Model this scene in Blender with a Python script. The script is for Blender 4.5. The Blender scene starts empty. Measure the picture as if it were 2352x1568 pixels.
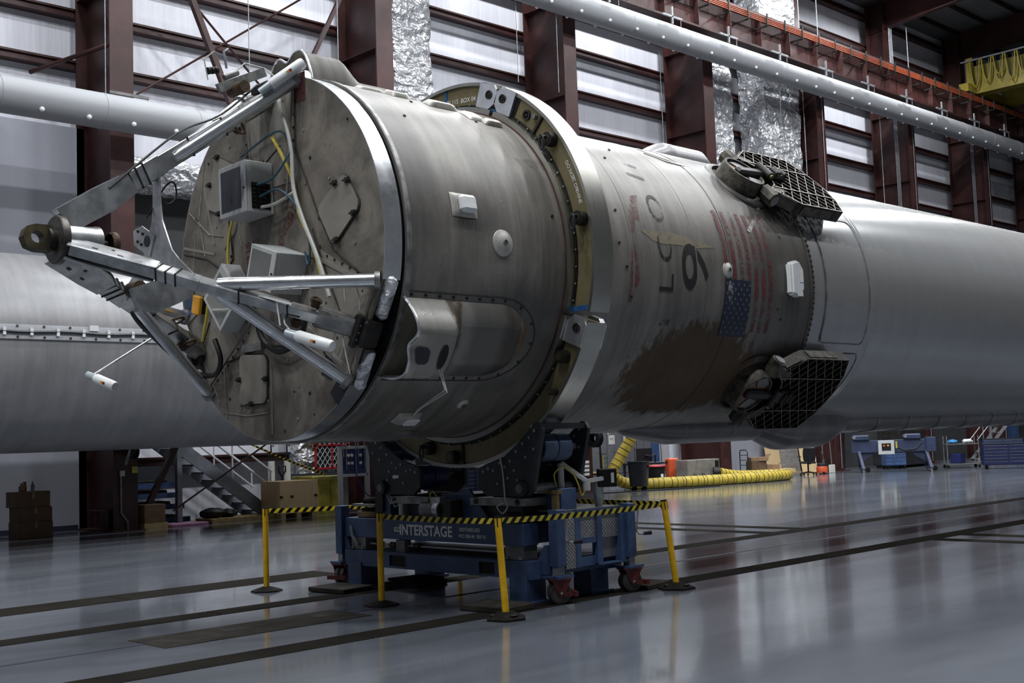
import bpy, bmesh, math, random
from mathutils import Vector, Matrix, Quaternion
random.seed(7)
S = bpy.context.scene
COL = S.collection
PI = math.pi
R = math.radians
sin, cos = math.sin, math.cos

# ------------------------------------------------------------------ camera
def make_camera():
    yaw, pitch, roll = R(44.1054), R(4.5470), R(-2.0291)
    fw = Vector((sin(yaw)*cos(pitch), cos(yaw)*cos(pitch), sin(pitch)))
    r0 = Vector((cos(yaw), -sin(yaw), 0)); u0 = r0.cross(fw)
    r = r0*cos(roll)+u0*sin(roll); u = -r0*sin(roll)+u0*cos(roll)
    cd = bpy.data.cameras.new('camera'); cd.lens = 42.467; cd.sensor_width = 36; cd.sensor_fit = 'HORIZONTAL'
    cd.clip_end = 400
    o = bpy.data.objects.new('camera', cd); COL.objects.link(o)
    m = Matrix(((r.x, u.x, -fw.x, -6.642), (r.y, u.y, -fw.y, -10.261), (r.z, u.z, -fw.z, 1.725), (0, 0, 0, 1)))
    o.matrix_world = m
    S.camera = o
make_camera()

# ------------------------------------------------------------------ world and exposure
w = bpy.data.worlds.new('world'); S.world = w; w.use_nodes = True
w.node_tree.nodes['Background'].inputs[0].default_value = (0.5, 0.55, 0.65, 1)
w.node_tree.nodes['Background'].inputs[1].default_value = 0.02
S.view_settings.view_transform = 'Standard'; S.view_settings.look = 'None'
S.view_settings.gamma = 1; S.view_settings.use_curve_mapping = False
S.view_settings.exposure = 0.0
LAMP_POWER = 760.0

# ------------------------------------------------------------------ colour / materials
def lin(r, g, b):
    f = lambda c: (c/255/12.92) if c/255 <= .04045 else ((c/255+.055)/1.055)**2.4
    return (f(r), f(g), f(b), 1)
class NT:
    def __init__(s, m):
        s.t = m.node_tree; s.n = s.t.nodes; s.b = s.n['Principled BSDF']
    def add(s, typ, **kw):
        n = s.n.new(typ)
        for k, v in kw.items(): setattr(n, k, v)
        return n
    def link(s, a, b): s.t.links.new(a, b)
    def val(s, sock, v):
        if isinstance(v, bpy.types.NodeSocket): s.link(v, sock)
        else: sock.default_value = v
    def math(s, op, a, b=0.0, c=None, clamp=False):
        n = s.add('ShaderNodeMath', operation=op, use_clamp=clamp)
        s.val(n.inputs[0], a); s.val(n.inputs[1], b)
        if c is not None: s.val(n.inputs[2], c)
        return n.outputs[0]
    def mix(s, f, a, b):
        n = s.add('ShaderNodeMix', data_type='RGBA')
        s.val(n.inputs[0], f); s.val(n.inputs[6], a); s.val(n.inputs[7], b)
        return n.outputs[2]
    def coords(s, kind='Object'): return s.add('ShaderNodeTexCoord').outputs[kind]
    def scale(s, vec, sc, rot=(0, 0, 0)):
        n = s.add('ShaderNodeMapping'); s.link(vec, n.inputs[0]); n.inputs[3].default_value = sc; n.inputs[2].default_value = rot
        return n.outputs[0]
    def noise(s, vec, sc, detail=4, rough=.6, dist=0.0):
        n = s.add('ShaderNodeTexNoise'); s.link(vec, n.inputs['Vector']); n.inputs['Scale'].default_value = sc
        n.inputs['Detail'].default_value = detail; n.inputs['Roughness'].default_value = rough; n.inputs['Distortion'].default_value = dist
        return n.outputs[0]
    def ramp(s, f, lo, hi):
        n = s.add('ShaderNodeMapRange'); n.interpolation_type = 'SMOOTHSTEP'
        s.val(n.inputs[0], f); s.val(n.inputs[1], lo); s.val(n.inputs[2], hi)
        return n.outputs[0]
    def bump(s, h, strength, dist=.01):
        n = s.add('ShaderNodeBump'); n.inputs['Strength'].default_value = strength; n.inputs['Distance'].default_value = dist
        s.link(h, n.inputs['Height']); s.link(n.outputs[0], s.b.inputs['Normal'])
    def set(s, name, v): s.val(s.b.inputs[name], v)
    def unwrap(s):      # metres along the axis and round the hull, for hulls whose axis is local X
        sep = s.add('ShaderNodeSeparateXYZ'); s.link(s.coords(), sep.inputs[0])
        ph = s.math('ARCTAN2', sep.outputs[2], s.math('MULTIPLY', sep.outputs[1], -1.0))
        sv = s.math('MULTIPLY', ph, 1.83)
        c = s.add('ShaderNodeCombineXYZ'); s.link(sep.outputs[0], c.inputs[0]); s.link(sv, c.inputs[1])
        return sep.outputs[0], sv, c.outputs[0]
MATS = {}
def newmat(name):
    m = bpy.data.materials.new(name); m.use_nodes = True; MATS[name] = m
    return m, NT(m)
def simple(name, col, rough=.5, metal=0.0, var=.18, scale=6.0, bump=0.0, bscale=40.0, dark=None, coat=0.0, stretch=(1, 1, 1), spec=.5):
    """paint or metal with procedural mottling"""
    m, t = newmat(name)
    c = lin(*col)
    v = t.scale(t.coords(), stretch)
    n = t.noise(v, scale, 5)
    d = lin(*dark) if dark else tuple(x*(1-var*2) for x in c[:3])+(1,)
    t.set('Base Color', t.mix(t.ramp(n, .35, .65), d, c))
    t.set('Roughness', t.math('ADD', t.math('MULTIPLY', t.noise(v, scale*2.3, 3), .25), rough-.125, clamp=True))
    t.set('Metallic', metal); t.set('Coat Weight', coat); t.set('Specular IOR Level', spec)
    if bump: t.bump(t.noise(v, bscale, 4), bump, .01)
    return m
simple('red_steel', (66, 36, 35), .45, 0, .22, 1.2, spec=.4)
simple('navy_paint', (60, 80, 116), .42, 0, .16, 3.0)
simple('dark_navy', (30, 38, 92), .42, 0, .1, 3.0)
simple('cart_blue', (66, 94, 142), .45, 0, .16, 3.0)
simple('black_plate', (34, 36, 42), .5, 0, .2, 4.0)
simple('black_rubber', (34, 32, 30), .85, 0, .25, 8.0, .3, spec=.15)
simple('black_plastic', (20, 20, 22), .55, 0, .1, 4.0, spec=.3)
simple('cable_black', (16, 16, 17), .5, 0, .1)
simple('cable_blue', (52, 84, 100), .5, 0, .1)
simple('cable_white', (196, 196, 190), .5, 0, .1)
simple('cable_yellow', (196, 178, 70), .5, 0, .1)
simple('hose_blue', (34, 40, 150), .45, 0, .1)
simple('post_yellow', (222, 174, 20), .38, 0, .1, 8.0)
simple('crane_yellow', (128, 114, 26), .5, 0, .15, 2.0)
simple('bin_yellow', (190, 180, 70), .5, 0, .2, 4.0)
simple('orange_plastic', (214, 90, 48), .5, 0, .12, 4.0)
simple('orange_bar', (170, 84, 52), .5, 0, .12, 4.0)
simple('amber_plastic', (222, 158, 38), .4, 0, .1)
simple('aluminium', (196, 198, 200), .32, .75, .2, 5.0, .05, 60)
simple('raw_aluminium', (150, 150, 148), .42, .55, .25, 7.0, .1, 80)
simple('bright_aluminium', (225, 228, 232), .24, .85, .1, 3.0, stretch=(1, 1, 1))
simple('steel_grey', (120, 120, 122), .45, .3, .2, 4.0)
simple('dark_steel', (50, 48, 46), .5, .4, .25, 6.0, .1)
simple('rusty_steel', (84, 64, 44), .6, .4, .3, 9.0, .3)
simple('bronze_lug', (86, 78, 56), .5, .6, .25, 6.0, .1)
simple('galvanised', (150, 154, 158), .4, .5, .15, 9.0)
simple('enclosure_grey', (186, 188, 188), .4, 0, .06, 3.0)
simple('white_paint', (214, 216, 220), .4, 0, .05, 2.0)
simple('white_wall', (152, 154, 164), .6, 0, .04, .6)
simple('wall_base', (38, 40, 62), .5, 0, .1)
simple('lamp_white', (228, 230, 230), .3, 0, .04)
simple('cardboard', (140, 112, 84), .75, 0, .12, 4.0)
simple('cardboard_dark', (98, 76, 56), .75, 0, .12, 4.0)
simple('lumber', (206, 180, 128), .65, 0, .15, 4.0, stretch=(1, 6, 1))
simple('caster_red', (92, 28, 30), .45, 0, .15, 6.0)
simple('tyre_grey', (64, 62, 60), .6, 0, .15, 8.0)
simple('locker_grey', (112, 114, 120), .45, 0, .05, 2.0)
simple('stair_grey', (136, 140, 148), .45, .2, .12, 3.0)
simple('paper', (224, 224, 220), .7, 0, .03)
simple('ink', (30, 30, 34), .6, 0, .0)
simple('red_sign', (190, 40, 48), .5, 0, .1)
simple('red_paint', (176, 42, 46), .45, 0, .12)
simple('green_paint', (66, 100, 74), .45, 0, .1)
simple('dark_green', (30, 46, 46), .45, 0, .1)
simple('pink_foam', (206, 150, 190), .7, 0, .1)
simple('pipe_white', (226, 226, 220), .45, 0, .06)
simple('blue_wrap', (70, 150, 210), .4, 0, .2, 8.0, .4, 20)
simple('white_wrap', (220, 225, 232), .4, 0, .1, 8.0, .4, 20)
simple('tape_blue', (34, 82, 128), .45, 0, .15, 12)
simple('tape_dark', (40, 38, 36), .6, 0, .15, 12)
simple('red_seal', (86, 42, 36), .6, 0, .2)
simple('fabric_black', (30, 31, 36), .85, 0, .12, 30, .2, 200)
simple('post_yellow_dull', (196, 172, 60), .6, 0, .15, 6.0)
simple('lumber_grey', (150, 146, 142), .7, 0, .2, 5.0, stretch=(1, 1, 6))
simple('sealant', (140, 134, 124), .7, 0, .2, 12.0)
simple('grime', (52, 46, 40), .8, 0, .3, 14.0)
simple('soffit_dark', (70, 71, 74), .7, 0, .15, 1.0)
simple('fixture_white', (200, 200, 196), .4, 0, .05)
simple('steel_plate', (58, 55, 51), .7, 0, .2, 3.0, .15, 30, spec=.1)
simple('roller_blue', (66, 82, 106), .38, .2, .12, 2.0, stretch=(1, 1, 1))
simple('zinc_gold', (150, 130, 92), .4, .5, .15, 6)
simple('sticker_navy', (52, 72, 100), .5, 0, .1)
simple('sticker_maroon', (84, 40, 40), .6, 0, .1)
simple('glass_dark', (56, 55, 64), .16, 0, .1, 3.0, spec=.7)
simple('glass_pale', (132, 132, 128), .12, .3, .1, 3.0, spec=.8)
simple('screen_dark', (26, 28, 38), .2, 0, .05)
simple('clear_plastic', (190, 200, 206), .15, .2, .15, 5)
simple('steel_cabinet', (176, 172, 164), .36, .55, .15, 3.0)
simple('fin_frame', (54, 50, 40), .5, .5, .45, 6.0, .2, 30, dark=(22, 21, 18))
simple('fin_ablative', (82, 76, 64), .65, 0, .4, 9.0, .5, 24, dark=(28, 26, 22))
simple('fin_blade', (44, 41, 36), .6, .2, .35, 9.0, dark=(20, 19, 17))
simple('fin_edge', (138, 134, 124), .45, .4, .2, 14.0, dark=(88, 84, 76))
simple('copper_tile', (124, 96, 78), .55, .3, .2, 9.0)
simple('hub_patina', (96, 92, 88), .45, .6, .3, 6.0, .1)
simple('duct_fabric', (146, 148, 152), .6, 0, .05, 1.4, .15, 5, stretch=(.2, 1, 1))
simple('trench_grate', (64, 60, 52), .55, .3, .25, 2.0)
simple('wall_shade', (84, 86, 90), .7, 0, .15, .5)
simple('insul_roof', (110, 112, 112), .6, 0, .15, .5)

def mat_tape():
    m, t = newmat('hazard_belt')
    uv = t.coords('UV'); sep = t.add('ShaderNodeSeparateXYZ'); t.link(uv, sep.inputs[0])
    s = t.math('FRACT', t.math('MULTIPLY', t.math('ADD', sep.outputs[0], t.math('MULTIPLY', sep.outputs[1], -.055)), 8.6))
    k = t.math('GREATER_THAN', s, .5)
    t.set('Base Color', t.mix(k, lin(28, 27, 24), lin(228, 212, 88))); t.set('Roughness', .45)
mat_tape()

def mat_insulation():
    m, t = newmat('vinyl_insulation')
    co = t.coords()
    v = t.scale(co, (1, 1, .05))
    n1 = t.noise(v, 2.2, 5, .65); n2 = t.noise(v, 9.0, 4, .6); n3 = t.noise(t.scale(co, (1, 1, .4)), .7, 2)
    t.set('Base Color', t.mix(n2, lin(206, 208, 220), lin(236, 237, 244)))
    t.set('Roughness', t.math('ADD', .26, t.math('MULTIPLY', n1, .2)))
    h = t.math('ADD', t.math('MULTIPLY', n1, 1.0), t.math('ADD', t.math('MULTIPLY', n2, .25), t.math('MULTIPLY', n3, .8)))
    t.bump(h, .55, .06)
mat_insulation()
def mat_foil():
    m, t = newmat('foil')
    co = t.coords()
    wv = t.add('ShaderNodeTexNoise'); t.link(co, wv.inputs['Vector']); wv.inputs['Scale'].default_value = 2.2; wv.inputs['Detail'].default_value = 3
    mixv = t.add('ShaderNodeVectorMath', operation='MULTIPLY_ADD'); t.link(wv.outputs[1], mixv.inputs[0]); mixv.inputs[1].default_value = (.6, .6, .6); t.link(t.scale(co, (.55, .55, 1.25)), mixv.inputs[2])
    h = None
    for sc, k in ((3.2, 1.0), (8.0, .45), (17.0, .2)):
        vo = t.add('ShaderNodeTexVoronoi'); vo.inputs['Scale'].default_value = sc; t.link(mixv.outputs[0], vo.inputs['Vector'])
        d = t.math('MULTIPLY', vo.outputs['Distance'], k/sc*3.2); h = d if h is None else t.math('ADD', h, d)
    t.set('Base Color', lin(222, 224, 228)); t.set('Metallic', .62); t.set('Roughness', .34)
    t.bump(h, .75, .26)
mat_foil()
def mat_floor():
    m, t = newmat('epoxy_floor')
    co = t.coords()
    n1 = t.noise(t.scale(co, (.25, 1.2, 1)), .5, 4); n2 = t.noise(co, 5.0, 4); n3 = t.noise(t.scale(co, (.3, 1, 1)), 3.0, 5, .7)
    t.set('Base Color', t.mix(t.ramp(n1, .35, .65), lin(86, 90, 97), lin(104, 108, 116)))
    t.set('Roughness', t.math('ADD', .09, t.math('MULTIPLY', n3, .12)))
    t.set('Specular IOR Level', .62); t.set('Coat Weight', .35); t.set('Coat Roughness', .07)
    t.bump(t.math('ADD', t.math('MULTIPLY', n3, .6), t.math('MULTIPLY', n2, .15)), .09, .02)
mat_floor()
simple('stand_blue', (44, 56, 86), .5, 0, .15, 3.0)
simple('chest_navy', (24, 30, 74), .45, 0, .1, 3.0)
def mat_grate():
    m, t = newmat('trench_tread')
    co = t.coords(); sep = t.add('ShaderNodeSeparateXYZ'); t.link(co, sep.inputs[0])
    a = t.math('SINE', t.math('MULTIPLY', t.math('ADD', sep.outputs[0], sep.outputs[1]), 70.0))
    b = t.math('SINE', t.math('MULTIPLY', t.math('SUBTRACT', sep.outputs[0], sep.outputs[1]), 70.0))
    h = t.math('MULTIPLY', a, b)
    n = t.noise(co, 2.0, 4)
    t.set('Base Color', t.mix(n, lin(24, 23, 21), lin(40, 38, 34))); t.set('Roughness', .8); t.set('Specular IOR Level', .02)
    t.bump(h, .5, .004)
mat_grate()
def mat_diamond():
    m, t = newmat('diamond_plate')
    co = t.coords(); sep = t.add('ShaderNodeSeparateXYZ'); t.link(co, sep.inputs[0])
    u = t.math('ADD', sep.outputs[0], sep.outputs[1]); v = sep.outputs[2]
    def lozenge(su, sv, off):
        c = t.add('ShaderNodeCombineXYZ')
        t.link(t.math('MULTIPLY', t.math('ADD', u, v), su), c.inputs[0]); t.link(t.math('ADD', t.math('MULTIPLY', t.math('SUBTRACT', u, v), sv), off), c.inputs[1])
        vo = t.add('ShaderNodeTexVoronoi'); vo.inputs['Randomness'].default_value = 0; vo.inputs['Scale'].default_value = 1; t.link(c.outputs[0], vo.inputs['Vector'])
        return t.ramp(vo.outputs['Distance'], .36, .2)
    h = t.math('MAXIMUM', lozenge(52, 22, 0), lozenge(22, 52, .5))
    t.set('Base Color', t.mix(h, lin(110, 112, 113), lin(170, 172, 172))); t.set('Metallic', .8); t.set('Roughness', .3)
    t.bump(h, .7, .004)
mat_diamond()
def mat_plywood():
    m, t = newmat('plywood')
    co = t.coords()
    g = t.noise(t.scale(co, (6, 6, .8)), 2.2, 5, .6, .6); k = t.noise(t.scale(co, (3, 3, 1.3)), 3.1, 1)
    c = t.mix(g, lin(192, 162, 118), lin(222, 198, 156))
    t.set('Base Color', t.mix(t.ramp(k, .74, .8), c, lin(92, 62, 38))); t.set('Roughness', .6)
mat_plywood()

def hull_paint(name, hi, lo, soot=True, rough=.5):
    """weathered grey hull: streaks run round the hull, soot deposits with their own outline"""
    m, t = newmat(name)
    x, s, uv = t.unwrap()
    st = t.noise(t.scale(uv, (7.0, .55, 1)), 1.0, 6, .62); big = t.noise(t.scale(uv, (1, .8, 1)), 1.1, 4); fine = t.noise(uv, 30.0, 3)
    scr = t.noise(t.scale(uv, (3.0, 42.0, 1), (0, 0, .3)), 1.5, 5, .75)
    f = t.math('ADD', t.math('MULTIPLY', st, .55), t.math('MULTIPLY', big, .55))
    c = t.mix(t.ramp(f, .38, .72), lin(*lo), lin(*hi))
    c = t.mix(t.ramp(fine, .62, .78), c, lin(*[v*.8 for v in lo]))
    c = t.mix(t.math('MULTIPLY', t.math('MULTIPLY', t.ramp(scr, .60, .70), t.ramp(big, .42, .6)), .6), c, lin(186, 180, 166))
    rg = rough
    if soot:
        edge = t.math('MULTIPLY', t.math('SUBTRACT', t.noise(t.scale(uv, (4, 2.2, 1)), 1.6, 7, .72), .5), 1.5)
        def blob(cx, cs, rx, rs, lo_, hi_, e=1.0):
            dx = t.math('DIVIDE', t.math('SUBTRACT', x, cx), rx); ds = t.math('DIVIDE', t.math('SUBTRACT', s, cs), rs)
            d = t.math('SQRT', t.math('ADD', t.math('MULTIPLY', dx, dx), t.math('MULTIPLY', ds, ds)))
            return t.ramp(t.math('ADD', d, t.math('MULTIPLY', edge, e)), hi_, lo_)
        aft = t.ramp(t.math('ADD', x, t.math('MULTIPLY', edge, .5)), 4.2, 6.9)
        c = t.mix(t.math('MULTIPLY', aft, .5), c, lin(66, 63, 62))
        for cx, cs, rx, rs, k in ((6.3, 1.4, .9, .75, .75), (6.5, .2, .7, .8, .35), (6.3, -1.45, 1.0, .7, .8)):
            c = t.mix(t.math('MULTIPLY', blob(cx, cs, rx, rs, .5, 1.25, .6), k), c, lin(42, 40, 39))
        main = blob(4.85, -1.30, 1.2, .74, .84, 1.04, .8)
        flk = t.ramp(t.noise(t.scale(uv, (6, 14, 1), (0, 0, .5)), 2.4, 4), .66, .72)
        so = t.mix(flk, t.mix(t.noise(uv, 2.0, 3), lin(58, 47, 33), lin(92, 74, 52)), lin(128, 104, 66))
        c = t.mix(t.math('MULTIPLY', main, .86), c, so)
        for cx, cs, rx, rs in ((1.16, .34, .34, .32), (.45, 1.1, .3, 1.4)):
            c = t.mix(t.math('MULTIPLY', blob(cx, cs, rx, rs, .35, 1.2, .5), .68), c, lin(74, 70, 70))
        tail = blob(1.75, -.93, 1.0, .62, .7, 1.2, .4)
        c = t.mix(t.math('MULTIPLY', tail, .5), c, lin(62, 60, 58))
        rg = t.math('ADD', .42, t.math('MULTIPLY', main, .4))
    t.set('Base Color', c); t.set('Roughness', rg); t.set('Metallic', .15); t.set('Specular IOR Level', .4)
    h = t.math('ADD', t.math('MULTIPLY', big, 1.0), t.math('ADD', t.math('MULTIPLY', st, .25), t.math('MULTIPLY', fine, .05)))
    t.bump(h, .35, .02)
hull_paint('hull_weathered', (136, 132, 126), (100, 97, 92))
hull_paint('hull_far', (132, 132, 134), (114, 114, 116), False, .34)
hull_paint('cover_weathered', (200, 198, 192), (150, 146, 138), False, .42)
def mat_cover():
    m, t = newmat('cover_stained')
    x, s, uv = t.unwrap()
    n = t.noise(t.scale(uv, (3, 3, 1)), 1.5, 6, .7); st = t.noise(t.scale(uv, (8, .8, 1)), 1.2, 4)
    c = t.mix(st, lin(168, 166, 160), lin(204, 202, 196))
    xn = t.math('ADD', x, t.math('MULTIPLY', t.math('SUBTRACT', n, .5), .3))
    br = t.math('MULTIPLY', t.ramp(xn, .70, .78), t.ramp(xn, .96, .88))
    c = t.mix(t.math('MULTIPLY', br, .85), c, lin(82, 62, 42))
    gr = t.math('MULTIPLY', t.ramp(xn, .98, 1.15), t.ramp(xn, 1.72, 1.5)); c = t.mix(t.math('MULTIPLY', gr, .55), c, lin(96, 92, 88))
    c = t.mix(t.math('MULTIPLY', t.math('MULTIPLY', t.ramp(xn, 1.45, 1.6), t.ramp(xn, 1.82, 1.74)), .7), c, lin(74, 62, 50))
    c = t.mix(t.math('MULTIPLY', t.ramp(xn, 1.76, 1.84), .85), c, lin(168, 136, 92))
    t.set('Base Color', c); t.set('Roughness', .4); t.set('Metallic', .2)
mat_cover()
def mat_tank():
    m, t = newmat('tank_metal')
    x, s, uv = t.unwrap()
    n = t.noise(t.scale(uv, (3.0, .4, 1)), 1.0, 5); jag = t.math('MULTIPLY', t.math('SUBTRACT', t.noise(uv, 2.4, 6, .75), .5), .55)
    sj = t.math('ADD', s, jag); sj2 = t.math('ADD', t.math('ADD', s, t.math('MULTIPLY', x, .02)), jag)
    band = t.math('MULTIPLY', t.ramp(sj2, .78, .76), t.ramp(sj, -.25, -.23))
    c = t.mix(n, lin(160, 161, 162), lin(178, 179, 180))
    c = t.mix(t.math('MULTIPLY', band, .5), c, lin(142, 138, 134))
    t.set('Base Color', c); t.set('Metallic', .4); t.set('Roughness', t.math('ADD', .23, t.math('MULTIPLY', band, .16)))
    t.bump(t.noise(uv, .8, 3), .15, .02)
mat_tank()
def mat_disc():
    m, t = newmat('bulkhead_stained')
    co = t.coords()
    a = t.noise(co, 1.6, 6, .65, .5); b = t.noise(co, 9.0, 5, .7); d = t.noise(co, 26.0, 2)
    c = t.mix(t.ramp(a, .34, .66), lin(86, 81, 74), lin(128, 122, 113))
    c = t.mix(t.math('MULTIPLY', t.ramp(b, .5, .8), .6), c, lin(82, 72, 62))
    c = t.mix(t.ramp(d, .72, .76), c, lin(44, 40, 36))
    t.set('Base Color', c); t.set('Roughness', .62); t.set('Metallic', .1); t.bump(b, .12, .01)
    m, t = newmat('hatch_stained')
    co = t.coords(); a = t.noise(co, 2.6, 6, .65); b = t.noise(co, 12, 4)
    c = t.mix(a, lin(108, 104, 96), lin(152, 147, 138)); c = t.mix(t.math('MULTIPLY', t.ramp(b, .55, .8), .5), c, lin(90, 80, 68))
    t.set('Base Color', c); t.set('Roughness', .55); t.set('Metallic', .12)
mat_disc()
def mat_olive():
    m, t = newmat('ring_olive')
    co = t.coords(); a = t.noise(co, 2.0, 6, .7); b = t.noise(co, 14, 4)
    c = t.mix(a, lin(92, 84, 58), lin(140, 130, 96)); c = t.mix(t.math('MULTIPLY', b, .4), c, lin(70, 62, 40))
    t.set('Base Color', c); t.set('Roughness', .5); t.set('Metallic', .3)
    m, t = newmat('ring_machined')
    x, s, uv = t.unwrap()
    a = t.noise(t.scale(uv, (1.0, 3.0, 1)), 1.2, 3); b = t.noise(t.scale(uv, (90, .6, 1)), 1.0, 3)
    t.set('Base Color', t.mix(a, lin(150, 150, 142), lin(190, 188, 182))); t.set('Metallic', .95)
    t.set('Roughness', t.math('ADD', .2, t.math('MULTIPLY', b, .2)))
mat_olive()
def worn(name, col, thr, sc=26.0, soft=.08):
    m, t = newmat(name)
    co = t.coords()
    n = t.math('ADD', t.math('MULTIPLY', t.noise(co, sc, 6, .75), .6), t.math('MULTIPLY', t.noise(co, sc*.16, 3), .4))
    t.set('Base Color', lin(*col)); t.set('Roughness', .55)
    t.set('Alpha', t.ramp(n, thr-soft, thr+soft))
worn('print_black', (28, 27, 27), .38); worn('print_black_worn', (34, 33, 33), .5); worn('print_faint', (58, 56, 54), .5, 14, .12)
worn('print_red', (104, 46, 52), .5); worn('print_red_faint', (112, 66, 62), .5, 18, .1); worn('print_blue', (24, 34, 56), .34, 9, .05)
worn('print_cream', (126, 116, 98), .42, 12); worn('print_star', (92, 100, 116), .42); worn('print_white', (222, 222, 218), .34)
worn('print_maroon', (110, 52, 48), .46, 18); worn('print_stencil', (226, 228, 230), .14)
worn('scuff_white', (176, 176, 172), .54, 20)

# ------------------------------------------------------------------ mesh helpers
class MB:
    def __init__(s): s.bm = bmesh.new()
    def _xf(s, vs, mtx):
        if mtx is not None: bmesh.ops.transform(s.bm, matrix=mtx, verts=vs)
    def box(s, c, d, rot=None, bev=0.0):
        r = bmesh.ops.create_cube(s.bm, size=1.0); vs = r['verts']
        m = Matrix.Translation(c) @ (rot.to_4x4() if rot is not None else Matrix.Identity(4)) @ Matrix.Diagonal((d[0], d[1], d[2], 1))
        s._xf(vs, m)
        if bev:
            es = list({e for v in vs for e in v.link_edges})
            bmesh.ops.bevel(s.bm, geom=es, offset=bev, segments=1, affect='EDGES')
        return s
    def bx(s, x0, x1, y0, y1, z0, z1, bev=0.0):
        return s.box(((x0+x1)/2, (y0+y1)/2, (z0+z1)/2), (abs(x1-x0), abs(y1-y0), abs(z1-z0)), None, bev)
    def beam(s, a, b, w, h, up=(0, 0, 1), bev=0.0):
        a, b = Vector(a), Vector(b); d = b-a; L = d.length; x = d.normalized(); u = Vector(up)
        y = u.cross(x)
        if y.length < 1e-5: y = Vector((0, 1, 0)).cross(x)
        y.normalize(); z = x.cross(y)
        m = Matrix((x, y, z)).transposed()
        return s.box((a+b)/2, (L, w, h), m, bev)
    def cyl(s, a, b, r0, r1=None, seg=14, caps=True):
        a, b = Vector(a), Vector(b); r1 = r0 if r1 is None else r1
        d = b-a; q = d.to_track_quat('Z', 'Y')
        m = Matrix.Translation((a+b)/2) @ q.to_matrix().to_4x4()
        bmesh.ops.create_cone(s.bm, cap_ends=caps, segments=seg, radius1=max(r0, 1e-4), radius2=max(r1, 1e-4), depth=d.length, matrix=m)
        return s
    def tube(s, pts, r, seg=6, caps=True):
        pts = [Vector(p) for p in pts]; n = len(pts); rings = []
        t0 = (pts[1]-pts[0]).normalized(); ref = Vector((0, 0, 1)) if abs(t0.z) < .9 else Vector((1, 0, 0))
        nx = t0.cross(ref).normalized()
        for i, p in enumerate(pts):
            t = (pts[min(i+1, n-1)]-pts[max(i-1, 0)]).normalized()
            nx = (nx-t*nx.dot(t)).normalized(); ny = t.cross(nx)
            rr = r[i] if isinstance(r, (list, tuple)) else r
            rings.append([s.bm.verts.new(p+(nx*cos(2*PI*k/seg)+ny*sin(2*PI*k/seg))*rr) for k in range(seg)])
        for i in range(n-1):
            for k in range(seg):
                s.bm.faces.new((rings[i][k], rings[i][(k+1) % seg], rings[i+1][(k+1) % seg], rings[i+1][k]))
        if caps:
            s.bm.faces.new(rings[0][::-1]); s.bm.faces.new(rings[-1])
        return s
    def prism(s, poly, o, ux, uy, depth):
        """polygon in the plane (o, ux, uy), extruded by the vector depth"""
        o, ux, uy, dv = Vector(o), Vector(ux), Vector(uy), Vector(depth)
        a = [s.bm.verts.new(o+ux*p[0]+uy*p[1]) for p in poly]; b = [s.bm.verts.new(v.co+dv) for v in a]
        n = len(poly)
        s.bm.faces.new(a[::-1]); s.bm.faces.new(b)
        for i in range(n): s.bm.faces.new((a[i], a[(i+1) % n], b[(i+1) % n], b[i]))
        return s
    def lathe(s, prof, o, axis, seg=24, a0=0.0, a1=2*PI, ref=None, close=False):
        """profile [(radius, along)], closed ring unless a0/a1 given"""
        o, ax = Vector(o), Vector(axis).normalized()
        e1 = Vector(ref) if ref is not None else ax.orthogonal().normalized(); e2 = ax.cross(e1)
        full = abs((a1-a0)-2*PI) < 1e-6; n = seg if full else seg+1; rings = []
        for k in range(n):
            a = a0+(a1-a0)*k/seg; d = e1*cos(a)+e2*sin(a)
            rings.append([s.bm.verts.new(o+ax*h+d*r) for r, h in prof])
        m = len(prof); last = n if full else n-1
        for k in range(last):
            A, B = rings[k], rings[(k+1) % n]
            for j in range(m if close else m-1): s.bm.faces.new((A[j], A[(j+1) % m], B[(j+1) % m], B[j]))
        if close and not full:
            s.bm.faces.new(rings[0][::-1]); s.bm.faces.new(rings[-1])
        return s
    def ball(s, c, r, sub=2, sc=(1, 1, 1)):
        bmesh.ops.create_icosphere(s.bm, subdivisions=sub, radius=r, matrix=Matrix.Translation(c) @ Matrix.Diagonal((sc[0], sc[1], sc[2], 1)))
        return s
    def grid(s, f, nu, nv, closeu=False):
        g = [[s.bm.verts.new(f(i/nu, j/nv)) for j in range(nv+1)] for i in range(nu+1)]
        for i in range(nu):
            for j in range(nv): s.bm.faces.new((g[i][j], g[i+1][j], g[i+1][j+1], g[i][j+1]))
        return g
    def build(s, name, mat, parent=None, smooth=True, angle=35, recalc=True):
        if recalc: bmesh.ops.recalc_face_normals(s.bm, faces=s.bm.faces)
        me = bpy.data.meshes.new(name); s.bm.to_mesh(me); s.bm.free()
        me.materials.append(MATS[mat])
        if smooth:
            me.polygons.foreach_set('use_smooth', [True]*len(me.polygons)); me.set_sharp_from_angle(angle=R(angle))
        o = bpy.data.objects.new(name, me); COL.objects.link(o)
        if parent is not None: o.parent = parent
        return o
def tag(o, label=None, cat=None, group=None, kind=None):
    if label: o['label'] = label
    if cat: o['category'] = cat
    if group: o['group'] = group
    if kind: o['kind'] = kind
    return o
def struct(o, label=None):
    o['kind'] = 'structure'
    if label: o['label'] = label
    return o
def thing(name, label, cat, loc=(0, 0, 0), rz=0.0, group=None):
    o = bpy.data.objects.new(name, None); COL.objects.link(o); o.location = loc; o.rotation_euler = (0, 0, rz)
    o.empty_display_size = .1
    return tag(o, label, cat, group)
def copy_tree(o, parent=None):
    c = o.copy(); COL.objects.link(c)
    if parent is not None: c.parent = parent
    for ch in list(o.children): copy_tree(ch, c)
    return c
def copies(o, n): return [copy_tree(o, o.parent) for _ in range(n)]
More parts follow.
